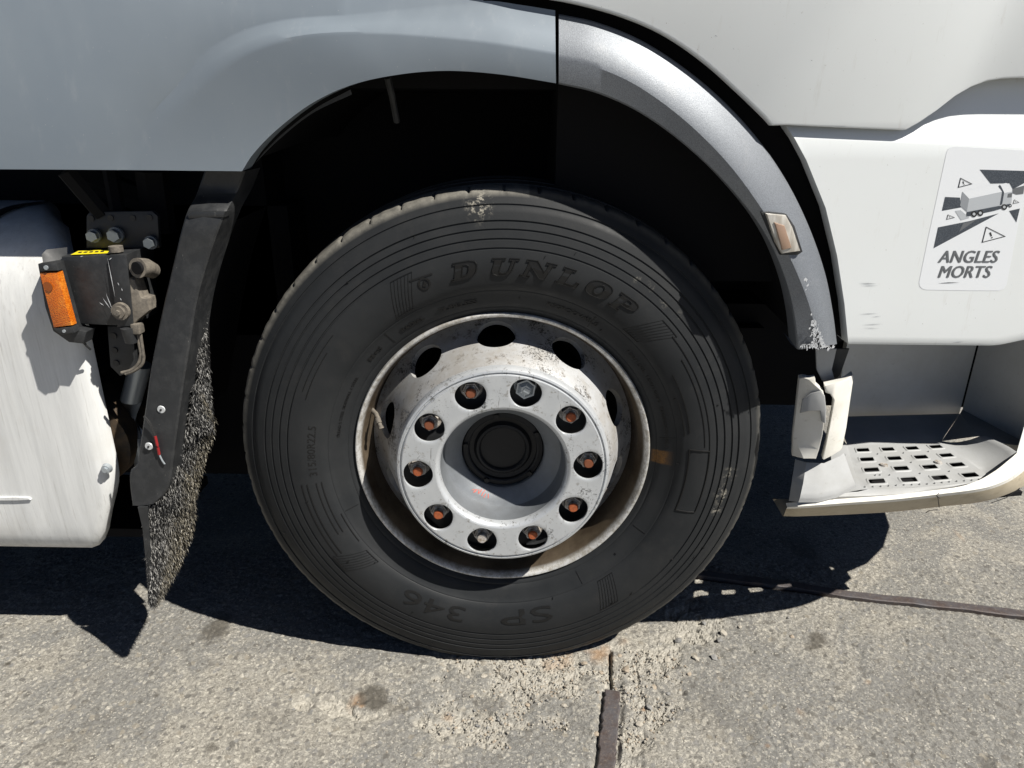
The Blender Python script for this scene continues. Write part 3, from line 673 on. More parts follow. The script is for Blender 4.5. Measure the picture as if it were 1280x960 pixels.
# disc with hand holes
DP = [(.203, .052), (.212, .043), (.222, .018), (.232, -.010), (.243, -.036), (.254, -.056), (.264, -.070), (.274, -.079)]
dl = np.r_[0, np.cumsum([math.dist(a, b) for a, b in zip(DP, DP[1:])])]
def dprof(s):
    r = float(np.interp(s, dl, [q[0] for q in DP])); a = float(np.interp(s, dl, [q[1] for q in DP]))
    e = .004; r2 = float(np.interp(s+e, dl, [q[0] for q in DP])); a2 = float(np.interp(s+e, dl, [q[1] for q in DP])); r1 = float(np.interp(s-e, dl, [q[0] for q in DP])); a1 = float(np.interp(s-e, dl, [q[1] for q in DP]))
    dr, da = r2-r1, a2-a1; L = math.hypot(dr, da) or 1; return r, a, -da/L, dr/L
bm = bmesh.new(); sc = float(np.interp(.243, [q[0] for q in DP], dl))
holed_ring(bm, dprof, 10, SPIN_HOLE, sc, .0395/.243, .037, 0.0005, dl[-1]-.0005, .012, k=10)
obj('wheel_disc', recalc(bm), M_DISC, wheel, smooth=40, label='dirty silver wheel disc with round hand holes')
bm = bmesh.new()     # brake drum behind the holes
revolve(bm, [(.10, -.06), (.200, -.06), (.212, -.075), (.212, -.22), (.12, -.24)], 64)
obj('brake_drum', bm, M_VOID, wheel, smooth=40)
# nut cover ring
RP = [(.1232, .049), (.1234, .053), (.1245, .0595), (.1275, .0645), (.1325, .0668), (.1955, .0668), (.1970, .0660), (.1985, .0622), (.2003, .0622), (.2018, .0652), (.2055, .0640), (.2082, .0590), (.2094, .0500), (.2094, .0440)]
rl = np.r_[0, np.cumsum([math.dist(a, b) for a, b in zip(RP, RP[1:])])]
def rprof(s): return float(np.interp(s, rl, [q[0] for q in RP])), float(np.interp(s, rl, [q[1] for q in RP])), 0.0, 1.0
bm = bmesh.new(); s0 = rl[4]+.0002; s1 = rl[5]-.0002; sc = float(np.interp(.1655, [q[0] for q in RP], rl))
holed_ring(bm, rprof, 10, SPIN_BOLT, sc, .0300/.1655, .0288, s0, s1, .005, k=10, lip=.002)
revolve(bm, [(rprof(s)[0], rprof(s)[1]) for s in [rl[0], rl[1], rl[2], rl[3], rl[4], s0]], 200)
revolve(bm, [rprof(s)[:2] for s in (s1, *rl[5:])], 200)
ring = obj('nut_cover_ring', bm, M_SILV, wheel, smooth=40, label='scuffed silver cover ring with ten nut openings')
bm = bmesh.new(); revolve(bm, [(.1225, .020), (.205, .020), (.206, .03)], 96)
obj('disc_face', bm, M_BLACK, wheel, smooth=40)
# hub bowl and cap
bm = bmesh.new(); revolve(bm, [(.1234, .050), (.1215, .030), (.1200, .014), (.117, .006), (.110, .001), (.088, -.012), (.0845, -.018), (.0845, -.06)], 128)
obj('hub', bm, M_HUB, wheel, smooth=30, label='grey cast hub inside the silver ring')
bm = bmesh.new(); revolve(bm, [(.0845, -0.0440), (.0838, -0.0270), (.0815, -0.0240), (.073, -0.0230), (.0705, -0.0250), (.069, -0.0310), (.060, -0.0325), (.0565, -0.0285), (.0545, -0.0250), (.050, -0.0240), (.0475, -0.0260), (.046, -0.0310), (.030, -0.0300), (.002, -0.0300), (.0005, -0.0300)], 96)
hub_cap = obj('hub_cap', bm, M_CAP, wheel, smooth=35, label='round black plastic hub cap in shadow')
for k_ in range(5):
    t = math.radians(100+72*k_); bm = bmesh.new(); cyl(bm, (.0770*math.cos(t), .020, .0770*math.sin(t)), (0, -1, 0), .0055, .006, 6)
    obj('hub_cap_bolt', bm, M_CAP, wheel)
# crayon scribble on the hub bowl
bm = bmesh.new(); r_ = random.Random(2)
def bowl(r): return float(np.interp(r, [.0845, .088, .110, .117], [-.018, -.012, .001, .006]))
for k_ in range(10):
    t = math.radians(233+k_*2.0+r_.uniform(-.8, .8)); r0 = .098+r_.uniform(-.003, .003)-k_*.0002; r1 = r0+r_.uniform(.003, .010); dt = r_.uniform(-.03, .03)
    q = []
    for rr, tt in ((r0, t), (r0, t+.014), (r1, t+dt+.014), (r1, t+dt)): q.append(bm.verts.new((rr*math.cos(tt), -bowl(rr)-.0006, rr*math.sin(tt))))
    bm.faces.new(q)
obj('crayon_mark', recalc(bm), M_SCRIB, wheel, label='faded red crayon mark on the hub')
# wheel nuts: seven rusty studs, two clean ends and one silver capped nut
rn = random.Random(9)
for k_ in range(10):
    t = SPIN_BOLT-math.radians(36)*k_; bm = bmesh.new(); rot = rn.uniform(0, 1.05)
    capped = k_ == 1; clean = k_ == 6
    cyl(bm, (0, -.024, 0), (0, -1, 0), .0235, .006, 20, .0215)
    if capped:
        v = cyl(bm, (0, -.038, 0), (0, -1, 0), .0200, .024, 6); bmesh.ops.rotate(bm, matrix=Matrix.Rotation(rot, 3, 'Y'), verts=v)
        v = cyl(bm, (0, -.0525, 0), (0, -1, 0), .0172, .006, 6, .010); bmesh.ops.rotate(bm, matrix=Matrix.Rotation(rot, 3, 'Y'), verts=v)
        v = box(bm, (.002, -.0555, 0), (.012, .004, .008), Matrix.Rotation(.5, 3, 'Y'))
    else:
        v = cyl(bm, (0, -.035, 0), (0, -1, 0), .0172, .018, 6); bmesh.ops.rotate(bm, matrix=Matrix.Rotation(rot, 3, 'Y'), verts=v)
        v = cyl(bm, (0, -.0450, 0), (0, -1, 0), .0158, .003, 6, .0125); bmesh.ops.rotate(bm, matrix=Matrix.Rotation(rot, 3, 'Y'), verts=v)
        L = rn.uniform(.008, .013)
        cyl(bm, (0, -.045-L/2, 0), (0, -1, 0), .0102, L, 20); cyl(bm, (0, -.045-L-.0010, 0), (0, -1, 0), .0102, .0020, 20, .0092, mi=0 if clean else 1)
        if not clean: cyl(bm, (0, -.045-L-.0026, 0), (0, -1, 0), .0078, .0012, 18, mi=1)
    o = obj('wheel_nut', recalc(bm), [M_GALV if capped else M_STEEL, M_RUST if k_ % 3 else M_RUST2], wheel, smooth=30, label='silver capped wheel nut' if capped else 'wheel nut with a plain grey stud end' if clean else None)
    o.location = (.1675*math.cos(t), 0, .1675*math.sin(t))
# valve
bm = bmesh.new(); t = math.radians(163.5); er = Vector((math.cos(t), 0, math.sin(t)))
tube(bm, [er*.280+Vector((0, .045, 0)), er*.268+Vector((0, .030, 0)), er*.262+Vector((0, .015, 0)), er*.258+Vector((0, .006, -.006)), er*.254+Vector((0, .001, -.012))], [.005, .005, .0045, .0045, .0042], 10)
tube(bm, [er*.262+Vector((0, .012, -.001)), er*.258+Vector((0, .005, -.0065))], .0062, 10); tube(bm, [er*.255+Vector((0, .002, -.011)), er*.2535+Vector((0, .000, -.0145))], .0058, 10)
obj('tyre_valve', bm, M_DUST, wheel, smooth=40, label='bent dusty tyre valve')

# ---- bodywork
YB = -.115
# side skirt: recessed flat, bright flare band, arch lip
fold = [(-120, -16), (0, -8), (150, 0), (300, 10), (435, 19)]
r3 = [(148, 212.5), (152, 195), (180, 147), (212, 112), (250, 68), (287, 44), (320, 31), (365, 22), (435, 17)]
r3r = [(435, 17), (520, 8), (609, 1), (650, 6), (694, 13)]
r2 = [(192, 212.8), (205, 180), (239, 122), (297, 72), (364, 48), (453, 41), (551, 47), (625, 56), (694.5, 68)]
r1 = [(302.5, 214), (316, 193), (345, 163), (390, 129), (440, 106), (500, 93), (560, 88.5), (625, 93), (695, 104)]
bm = bmesh.new(); n = 64
up = cr([(x, y, Yv) for (x, y), Yv in zip(r3[:-1]+r3r, [-.045]*8+[-.043]*2+[-.040]*3)], n)
cl = cr(r2, n); ar = cr(r1, n)
up = [(q[0], q[1], -.045+.005*sm(.55, 1, i/(n-1))) for i, q in enumerate(up)]
cl = [(q[0], q[1], -.047-.027*sm(0, .55, i/(n-1))) for i, q in enumerate(cl)]
ar = [(q[0], q[1], -.049-.016*sm(0, .55, i/(n-1))) for i, q in enumerate(ar)]
band = [[], [], [], [], [], [], []]
for a, b, c in zip(up, cl, ar):
    A, B, Cc = P(*a), P(*b), P(*c)
    band[0].append(A); band[1].append(A.lerp(B, .12)+Vector((0, .002, 0))); band[2].append(A.lerp(B, .55)); band[3].append(A.lerp(B, .94)); band[4].append(B.lerp(Cc, .05)); band[5].append(Cc); band[6].append(Cc+Vector((0, .05, .004)))
grid(bm, band)
# recessed flat with the fold above it, left of the flare
kx = max(i for i, q in enumerate(up) if q[0] <= 436); ke = max(i for i, q in enumerate(up) if q[0] <= 609)
lo = up[:kx+1]; fl = cr([(x, y, -.045) for x, y in fold[:-1]]+[tuple(up[kx])], 40)
bl = cr([(148, 212.5, -.045), (80, 212, -.045), (-120, 211, -.045)], 40)
ring_pts = [P(*q) for q in lo] + [P(*q) for q in fl[::-1][1:]] + [P(*q) for q in bl[::-1][:-1]]
fv = [bm.verts.new(q) for q in ring_pts]; f = bm.faces.new(fv)
top = [P(*q) for q in fl]+[P(*q) for q in up[kx+1:ke+1]]
grid(bm, [top, [q+Vector((0, .055, .14)) for q in top]])
bot = [P(*q) for q in bl]; grid(bm, [bot, [q+Vector((0, .05, .002)) for q in bot]])
eb = [band[0][0], band[1][0], band[2][0], band[3][0], band[4][0], P(240, 213.4, -.048), band[5][0]]
grid(bm, [eb, [q+Vector((0, .05, .002)) for q in eb]])
es = [band[k_][-1] for k_ in range(6)]; grid(bm, [es, [q+Vector((0, .03, 0)) for q in es]])
bmesh.ops.remove_doubles(bm, verts=bm.verts[:], dist=.0004)
bmesh.ops.triangulate(bm, faces=[q for q in bm.faces if len(q.verts) > 4])
obj('side_skirt', recalc(bm), M_GREY, truck, smooth=28, label='grey side skirt panel arching over the rear of the wheel')

# front fender
fo = [(698.5, 17), (745, 27), (800, 49), (855, 84), (905, 126), (950, 176), (985, 228), (1012, 283), (1032, 340), (1042, 390), (1047, 430)]
fc = [(698.5, 71), (740, 79), (790, 100), (840, 134), (885, 174), (920, 213), (952, 258), (978, 300), (1002, 350), (1018, 395), (1024, 434)]
fi = [(698.5, 105), (745, 116), (795, 138), (845, 172), (890, 212), (925, 250), (950, 283), (970, 320), (985, 362), (993, 400), (997, 437)]
n = 72
def crs(pl, Y): return [P(*q) for q in cr([(*x, Y) for x in pl], n)]
A, B, Cc = crs(fo, -.036), crs(fc, -.074), crs(fi, -.064)
rows = [[a+Vector((0, .03, -.004)) for a in A], [a+Vector((0, .004, 0)) for a in A], [a.lerp(b, .04) for a, b in zip(A, B)], [a.lerp(b, .5)+Vector((0, -.003, .002)) for a, b in zip(A, B)], [a.lerp(b, .93) for a, b in zip(A, B)], [b.lerp(c, .10) for b, c in zip(B, Cc)], [b.lerp(c, .94) for b, c in zip(B, Cc)], [c+Vector((0, .004, 0)) for c in Cc], [c+Vector((.004, .06, .004)) for c in Cc]]
bm = bmesh.new(); grid(bm, rows)
for j in (0, -1):
    e = [r[j] for r in rows]; grid(bm, [e, [q+Vector((0, .03, 0)) for q in e]])
bmesh.ops.remove_doubles(bm, verts=bm.verts[:], dist=.0003)
fender = obj('wheel_fender', recalc(bm), M_FEND, truck, smooth=26, label='grey plastic wheel arch fender scraped white at its lower end')
# scrapes on its lower end
bm = bmesh.new(); r_ = random.Random(5)
for k_ in range(420):
    if k_ < 320: x, y = r_.gauss(1024+(k_ % 3), 4.5), 434-abs(r_.gauss(0, 26))
    elif k_ < 370: x, y = r_.gauss(1019, 5), r_.gauss(354, 4)
    else: x, y = r_.uniform(1000, 1042), r_.gauss(433, 1.5)
    t = (y-340)/95; xm = 1002+t*22
    Yv = -.0755 if x < xm+3 else -.0755+.038*min((x-xm)/22, 1)
    s_, l_ = r_.uniform(.5, 1.7), r_.uniform(.8, 3.5); an = r_.gauss(.15, .35)
    c = P(x, y, Yv-.0012); dx, dz = Vector((math.sin(an), 0, math.cos(an))), Vector((math.cos(an), 0, -math.sin(an)))
    k2 = 1/640
    bm.faces.new([bm.verts.new(c+dx*l_*k2), bm.verts.new(c+dz*s_*k2+dx*.2*l_*k2), bm.verts.new(c-dx*l_*k2), bm.verts.new(c-dz*s_*.8*k2)])
obj('paint_scrapes', recalc(bm), M_SCR, fender, kind='stuff')
# clear marker lamp on the fender
def lamp_plate(pl, Y0, depth, bev, M, name, parent, label=None):
    bm = plate([P(x, y, Y0) for x, y in pl], depth, bev); return obj(name, bm, M, parent, smooth=40, label=label)
fl_ = lamp_plate([(951, 265), (962, 264.5), (984, 268), (994, 283), (1004, 315), (998, 319), (976, 319), (968, 303)], -.076, .05, .003, M_BLACK, 'marker_lamp_housing', fender)
lamp_plate([(958, 267), (983, 269.5), (991, 284), (1001, 314), (978, 317.5), (970, 303)], -.084, .02, .003, M_CLEAR, 'marker_lamp_lens', fender, 'cloudy clear marker lamp lens')
lamp_plate([(968, 278), (981, 282), (990, 310), (978, 313)], -.087, .01, .002, M_LENSB, 'marker_lamp_insert', fender)

# white cab panels
arc = [(600, -24), (650, -9), (720, 4), (780, 21), (830, 43), (880, 77), (925, 117), (958, 149), (965, 157)]
arc2 = [(982, 157), (998, 180), (1014, 212), (1030, 252), (1043, 300), (1051, 345), (1057, 390), (1060.5, 430)]
pl = [tuple(q) for q in cr(arc, 40)] + [(985, 156.5), (1060, 160), (1130, 162.8), (1134, 162), (1150, 153), (1172, 138), (1195, 120), (1215, 108.5), (1235, 101), (1255, 98), (1280, 97), (1330, 97.5), (1420, 100), (1560, 110), (1560, -700), (500, -700)]
cabp = obj('cab_door_panel', plate_px(pl, -.052, .018, .0035), M_WHITE, truck, smooth=35, label='white upper cab side panel')
bm = bmesh.new(); rows = []
def arcx(y): return float(np.interp(y, [q[1] for q in arc2], [q[0] for q in arc2]))
def prow(fn_y, Yv, x0=None):
    xs = np.linspace(0, 1, 40); out = []
    xl = arcx(fn_y(1000)) if x0 is None else x0
    for u in xs: x = xl+(1290-xl)*u; y = fn_y(x); out.append(P(x, y, Yv(x) if callable(Yv) else Yv))
    return out
st = lambda x: sm(1120, 1230, x)
rows = [prow(lambda x: 150-st(x)*62, lambda x: -.025+.015*st(x), 978), prow(lambda x: 156-st(x)*43, lambda x: -.028+.010*st(x), 982), prow(lambda x: 161-st(x)*17, lambda x: -.0355+.006*st(x)), prow(lambda x: 170.5+(x-985)*.044, -.0435), prow(lambda x: 173+(x-985)*.044, -.0445)]
for y in (200, 260, 320, 380, 420, 427, 430): rows.append(prow(lambda x, y=y: y+(.011*(x-1060) if y > 400 else 0)-(sm(1235, 1300, x)*10 if y > 400 else 0), -.0445+(.003 if y == 430 else 0)+(.0005 if y == 427 else 0)))
rows.append([q+Vector((0, .03, .002)) for q in rows[-1]])
grid(bm, rows)
for j in (0, -1):
    e = [r[j] for r in rows]; grid(bm, [e, [q+Vector((0, .03, 0)) for q in e]])
bmesh.ops.remove_doubles(bm, verts=bm.verts[:], dist=.0003)
lowp = obj('cab_lower_panel', recalc(bm), M_WHITE, truck, smooth=30, label='white lower cab corner panel carrying the sticker')
# hairline scratches on the lower panel
bm = bmesh.new()
for (x0, y0, x1, y1, w_) in ((1073, 354, 1096, 354.5, .8), (1075, 357, 1098, 357.3, .5), (1073, 393, 1098, 391.5, .5), (1078, 406, 1104, 405, .5), (1078, 410, 1100, 410.5, .4), (1190, 428.5, 1205, 427.3, 1.0), (1090, 396, 1102, 395.2, .4), (893, 44, 897, 45.5, .9), (1013, 75, 1016, 76, .7), (916, 60, 918, 62, .6)):
    Yv = -.0452 if y0 > 170 else -.0526
    bm.faces.new([bm.verts.new(P(*q, Yv)) for q in ((x0, y0), ((x0+x1)/2, (y0+y1)/2-w_/2), (x1, y1), ((x0+x1)/2, (y0+y1)/2+w_/2))])
obj('paint_scratches', recalc(bm), M_SMID, truck, kind='stuff')
# ahead of the frame the cab corner turns inward; bumper below it
for cx_, zz in (([(.985, .06), (1.04, .095), (1.10, .11), (1.16, .118), (1.205, .125)], (.80, .80, .80, .81, .86)), ([(1.235, .13), (1.28, .14), (1.34, .20), (1.42, .34), (1.47, .6), (1.49, 1.2), (1.47, 1.9)], (.86, .80, .79, .79, .79, .79, .79))):
    bm = bmesh.new(); rows = [[Vector((x, y, z0)) for (x, y), z0 in zip(cx_, zz)]]+[[Vector((x, y, z)) for x, y in cx_] for z in (.90, 1.2, 1.7, 2.6, 3.3)]
    if len(cx_) == 5: rows = rows[:2]
    else: rows = rows[:2]+[[Vector((.985, .06, z)), Vector((1.10, .11, z))]+[Vector((x, y, z)) for x, y in cx_[2:]] for z in (.92, 1.7, 3.3)]
    grid(bm, rows); obj('cab_front_corner', recalc(bm), M_WHITE, truck, smooth=40)
bm = bmesh.new(); bx_ = [(1.18, .20), (1.25, .24), (1.33, .32), (1.40, .43), (1.45, .6), (1.47, 1.2), (1.45, 1.9)]
grid(bm, [[Vector((x, y, z)) for x, y in bx_] for z in (.36, .38, .55, .81)]); obj('front_bumper', recalc(bm), M_WHITE, truck, smooth=40)

bm = plate([Vector((-3, -.02, 1.42)), Vector((.08, -.02, 1.42)), Vector((.6, -.03, 2.0)), Vector((.6, -.03, 3.2)), Vector((-3, -.03, 3.2))], .03); obj('sun_block_panel', bm, M_WHITE, truck)  # unseen panel added above the skirt to keep sun off the tank top
# sticker
SY = -.0448
def sp(zx, zy, Yv=SY): return P(1120+zx/4.571, 170+zy/4.571, Yv)
def s_poly(lst, M, name, lift, label=None):
    bm = bmesh.new(); bm.faces.new([bm.verts.new(sp(x, y, SY-lift*.3)) for x, y in lst]); recalc(bm)
    for f in bm.faces:
        if f.normal.y > 0: f.normal_flip()
    return obj(name, bm, M, sticker, label=label)
out = [(318, 62), (340, 60), (560, 72), (775, 84), (795, 92), (802, 108), (796, 135), (700, 500), (632, 850), (618, 872), (590, 884), (400, 883), (170, 879), (148, 872), (134, 855), (132, 836), (180, 600), (290, 90), (300, 72)]
bm = plate([sp(x, y) for x, y in out], .0003); sticker = obj('warning_sticker', bm, M_STICK, truck, label='white blind spot warning sticker with a truck drawing')
s_poly([(478, 192), (760, 200), (745, 262), (668, 305), (648, 270), (540, 272)], M_NAVY, 'blind_spot_wedge', .0006)
s_poly([(280, 348), (366, 352), (372, 408), (262, 428)], M_NAVY, 'blind_spot_wedge', .0006)
s_poly([(240, 522), (415, 487), (588, 442), (214, 642)], M_NAVY, 'blind_spot_wedge', .0006)
s_poly([(646, 428), (708, 414), (688, 494)], M_NAVY, 'blind_spot_wedge', .0006)
s_poly([(385, 498), (460, 478), (360, 548)], M_SGREY, 'blind_spot_wedge', .0012)
s_poly([(380, 318), (418, 358), (404, 432), (366, 398)], M_SMID, 'drawn_trailer_rear', .0012)
s_poly([(418, 358), (606, 318), (592, 398), (404, 434)], M_SLIGHT, 'drawn_trailer_side', .0012)
s_poly([(380, 318), (570, 274), (606, 318), (418, 358)], M_STICK, 'drawn_trailer_top', .0012)
s_poly([(585, 285), (606, 318), (594, 396), (604, 392), (618, 322), (598, 282)], M_NAVY, 'drawn_gap', .0014)
s_poly([(592, 276), (632, 268), (664, 318), (618, 326)], M_STICK, 'drawn_cab_top', .0013)
s_poly([(618, 326), (664, 318), (660, 384), (606, 396)], M_SLIGHT, 'drawn_cab', .0012)
s_poly([(640, 330), (664, 325), (662, 350), (636, 352)], M_SGREY, 'drawn_window', .0016)
s_poly([(404, 436), (600, 398), (655, 388), (652, 400), (560, 428), (400, 462)], M_NAVY, 'drawn_chassis', .0010)
s_poly([(338, 428), (370, 424), (420, 468), (372, 482)], M_SLIGHT, 'drawn_shadow', .0010)
s_poly([(668, 302), (735, 282), (728, 330), (690, 334), (668, 326)], M_SGREY, 'drawn_mirror_zone', .0014)
for (x, y, r) in ((446, 446, 17), (482, 440, 17), (619, 406, 16), (653, 398, 9)):
    s_poly([(x+r*math.cos(u), y+r*1.05*math.sin(u)) for u in [2*PI*i/16 for i in range(16)]], M_INK, 'drawn_wheel', .0017)
    s_poly([(x+r*.5*math.cos(u), y+r*.5*math.sin(u)) for u in [2*PI*i/12 for i in range(12)]], M_SLIGHT, 'drawn_hub', .0021)
def tri(a, b, c, wd, name='warning_triangle'):
    pts = [Vector((*q, 0)) for q in (a, b, c)]; g = (pts[0]+pts[1]+pts[2])/3; bm = bmesh.new(); n_ = 3
    o_ = [bm.verts.new(sp(p.x, p.y, SY-.0004)) for p in pts]
    inn = [g+(p-g)*(1-wd) for p in pts]; i_ = [bm.verts.new(sp(p.x, p.y, SY-.0004)) for p in inn]
    for k_ in range(3): bm.faces.new((o_[k_], o_[(k_+1) % 3], i_[(k_+1) % 3], i_[k_]))
    # exclamation mark
    ax_ = ((pts[0]+pts[1])/2-g); ax_ = Vector((.35, .94, 0)); h = (pts[1]-pts[0]).length*.18; nrm = Vector((ax_.y, -ax_.x, 0))
    for (u0, u1, wq) in ((-1.0, .35, .30), (.65, 1.0, .28)):
        q = [g+ax_*h*u0-nrm*h*wq, g+ax_*h*u0+nrm*h*wq, g+ax_*h*u1+nrm*h*wq*.7, g+ax_*h*u1-nrm*h*wq*.7]
        bm.faces.new([bm.verts.new(sp(p.x, p.y, SY-.0004)) for p in q])
    obj(name, recalc(bm), M_INK, sticker)
tri((368, 238), (354, 296), (438, 274), .20); tri((514, 517), (490, 610), (628, 574), .13); tri((296, 448), (288, 478), (338, 466), .25); tri((676, 362), (668, 388), (706, 380), .25)
def s_text(body, x0, y0, x1, ytop, shear):
    v, f = text_mesh(body, 1, 0, 0, 0, 0, 1.03); xs = [q[0] for q in v]; ys = [q[1] for q in v]; a, b, c, d = min(xs), max(xs), min(ys), max(ys)
    bm = bmesh.new()
    for sh, lift in ((-3.5, .0003), (0, .00045), (3.5, .0006)):      # three passes make the face bold
        vs = []
        for x, y, z in v:
            u = (x-a)/(b-a); h = (y-c)/(d-c); vs.append(bm.verts.new(sp(x0+(x1-x0)*u+shear*h+sh, y0+(ytop-y0)*h, SY-lift)))
        for p in f:
            q = bm.faces.new([vs[i] for i in p]); q.normal_update()
            if q.normal.y > 0: q.normal_flip()
    obj('sticker_lettering', bm, M_SGREY, sticker)
s_text('ANGLES', 240, 724, 572, 655, 24); s_text('MORTS', 240, 810, 530, 742, 24)
s_poly([(238, 842), (300, 836), (365, 837), (300, 841)], M_SGREY, 'drawn_line', .0012)

# black band painting the shade in the fender-cab gap, arch liner, inner wheel house
cab_edge = [(560, -40), (650, -12), (720, 1), (780, 18), (830, 39), (880, 73), (925, 112), (965, 155), (1000, 180), (1020, 215), (1036, 255), (1050, 300), (1060, 345), (1066, 390), (1068, 436)]
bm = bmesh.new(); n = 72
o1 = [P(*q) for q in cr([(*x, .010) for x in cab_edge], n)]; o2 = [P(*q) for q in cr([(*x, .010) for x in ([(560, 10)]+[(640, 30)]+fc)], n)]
grid(bm, [[q+Vector((.02, .0, .03)) for q in o1], o2]); obj('gap_shade_band', recalc(bm), M_VOID, truck, smooth=60)
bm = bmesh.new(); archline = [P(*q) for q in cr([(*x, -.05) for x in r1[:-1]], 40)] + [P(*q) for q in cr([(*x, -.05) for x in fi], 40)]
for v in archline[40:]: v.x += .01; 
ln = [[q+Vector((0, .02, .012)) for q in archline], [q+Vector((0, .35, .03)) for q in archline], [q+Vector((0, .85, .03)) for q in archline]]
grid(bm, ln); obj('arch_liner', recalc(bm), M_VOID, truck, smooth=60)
bm = bmesh.new()
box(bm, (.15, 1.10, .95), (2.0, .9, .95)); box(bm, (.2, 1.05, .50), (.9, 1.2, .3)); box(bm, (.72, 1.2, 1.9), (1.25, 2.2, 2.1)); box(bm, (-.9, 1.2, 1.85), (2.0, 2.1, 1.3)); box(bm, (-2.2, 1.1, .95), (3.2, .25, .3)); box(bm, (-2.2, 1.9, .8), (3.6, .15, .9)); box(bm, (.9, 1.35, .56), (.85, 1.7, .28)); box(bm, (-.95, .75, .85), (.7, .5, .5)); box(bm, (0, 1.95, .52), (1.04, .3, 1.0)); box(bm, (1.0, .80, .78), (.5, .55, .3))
box(bm, (-.85, 1.0, .52), (1.5, .3, .85)); box(bm, (-1.0, .60, .56), (.9, .2, .75)); obj('underbody', bm, M_VOID, truck)  # two more dark boxes added to block the skylit ground beyond
# dim details inside the wheel house
bm = bmesh.new(); tube(bm, [P(484, 96, .02), P(490, 120, .05), P(496, 152, .08)], .006, 8); obj('liner_strut', bm, M_BLACK, truck)
bm = bmesh.new(); grid(bm, loft_px([([(318, 205), (345, 178), (390, 142), (440, 118)], -.02), ([(330, 190), (352, 168), (395, 135), (438, 112)], -.02)], 16)); obj('liner_lip', bm, M_BLACK, truck)

# ---- cab step
ZS = .42
def sl(x, y, z=ZS): return PZ(x, y, z)
slots = []
for row in (((205, 335), (372, 330), (532, 323), (690, 313)), ((232, 397), (415, 390), (592, 382), (760, 370)), ((262, 467), (460, 457), (650, 448), (832, 432)), ((298, 543), (512, 533), (718, 520), (918, 502))):
    slots.append([sl(1040+a/5.333, 500+b/5.333) for a, b in row])
# plate with real slots: cells of a bilinear lattice
def lat(u, v):                        # u 0..3 along, v 0..3 front to back (row index 3 = front)
    i, j = min(max(int(math.floor(v)), 0), 2), min(max(int(math.floor(u)), 0), 2); fv_, fu_ = v-i, u-j
    a = slots[i][j].lerp(slots[i][j+1], fu_); b = slots[i+1][j].lerp(slots[i+1][j+1], fu_); return a.lerp(b, fv_)
bm = bmesh.new(); hu, hv = .245, .20
rims = []
for i in range(4):
    for j in range(4):
        u0 = -.55 if j == 0 else j-.5; u1 = 3.55 if j == 3 else j+.5; v0 = -.62 if i == 0 else i-.5; v1 = 3.62 if i == 3 else i+.5
        def rr(hu_, hv_, cr_=.3):
            out = []
            for cx, cy, a0 in ((1, 1, 0), (-1, 1, 90), (-1, -1, 180), (1, -1, 270)):
                for a in (0, 45, 90):
                    t = math.radians(a0+a); out.append((j+cx*hu_*(1-cr_)+hu_*cr_*math.cos(t), i+cy*hv_*(1-cr_)+hv_*cr_*math.sin(t)))
            return out
        inner = rr(hu, hv); mid = rr(hu+.075, hv+.10); 
        outer = []
        for (x, y) in mid:
            dx, dy = x-j, y-i; k_ = max(abs(dx)/(hu+.075), abs(dy)/(hv+.10)); ex, ey = dx/k_/(hu+.075), dy/k_/(hv+.10)
            outer.append((j+(u1-j if ex > 0 else j-u0)*ex, i+(v1-i if ey > 0 else i-v0)*ey))
        L = []
        for pts, dz in ((inner, -.0003), (inner, .0016), (rr(hu+.045, hv+.065), .0016), (mid, 0), (outer, 0)): L.append([bm.verts.new(lat(*q)+Vector((0, 0, dz))) for q in pts])
        for a, b in zip(L, L[1:]):
            for k_ in range(12): bm.faces.new((a[k_], a[(k_+1) % 12], b[(k_+1) % 12], b[k_]))
bmesh.ops.remove_doubles(bm, verts=bm.verts[:], dist=1e-4)
# tray around the plate: front nose, curved right bowl, back shelf
pfL, pfR, pbL, pbR = lat(-.55, 3.62), lat(3.55, 3.62), lat(-.55, -.62), lat(3.55, -.62)
def lerp_edge(a, b, n_): return [a.lerp(b, k_/(n_-1)) for k_ in range(n_)]
nose_out = [PZ(*q, ZS-.006) for q in cr([(1042, 621), (1080, 620), (1120, 618), (1160, 614.5), (1195, 609), (1212, 605)], 12)]
front_in = [lat(-.55+4.1*k_/11, 3.62) for k_ in range(12)]
grid(bm, [front_in, [a.lerp(b, .7)+Vector((0, 0, .002)) for a, b in zip(front_in, nose_out)], nose_out, [q+Vector((0, 0, -.012)) for q in nose_out]])
rim = [PZ(*q) for q in cr([(1212, 605, ZS-.006), (1238, 596, ZS+.004), (1258, 585, ZS+.014), (1269, 574, ZS+.024), (1266, 566, ZS+.030), (1252, 557, ZS+.032), (1225, 545, ZS+.030)], 12)]
right_in = [lat(3.55, 3.62-4.24*k_/11) for k_ in range(12)]
bowl_ = [[a.lerp(b, u)+Vector((0, 0, -(u*(1-u))*.035+ (0))) for a, b in zip(right_in, rim)] for u in (0, .25, .5, .75, .93, 1)]
grid(bm, bowl_); grid(bm, [rim, [q+(q-c).normalized()*.010+Vector((0, 0, -.001)) for q, c in zip(rim, right_in)], [q+(q-c).normalized()*.012+Vector((0, 0, -.022)) for q, c in zip(rim, right_in)]])
back_in = [lat(-.55+4.1*k_/11, -.62) for k_ in range(12)]
bend = [rim[-1]*0+q for q in back_in]
backL, backR = PZ(1040, 521, ZS+.012), PZ(1200, 517, ZS+.012)
back_out = lerp_edge(backL, backR, 12); back_in2 = back_in[:-1]+[rim[-1]]
grid(bm, [back_in, [a.lerp(b, .15)+Vector((0, 0, .003)) for a, b in zip(back_in, back_out)], back_out])
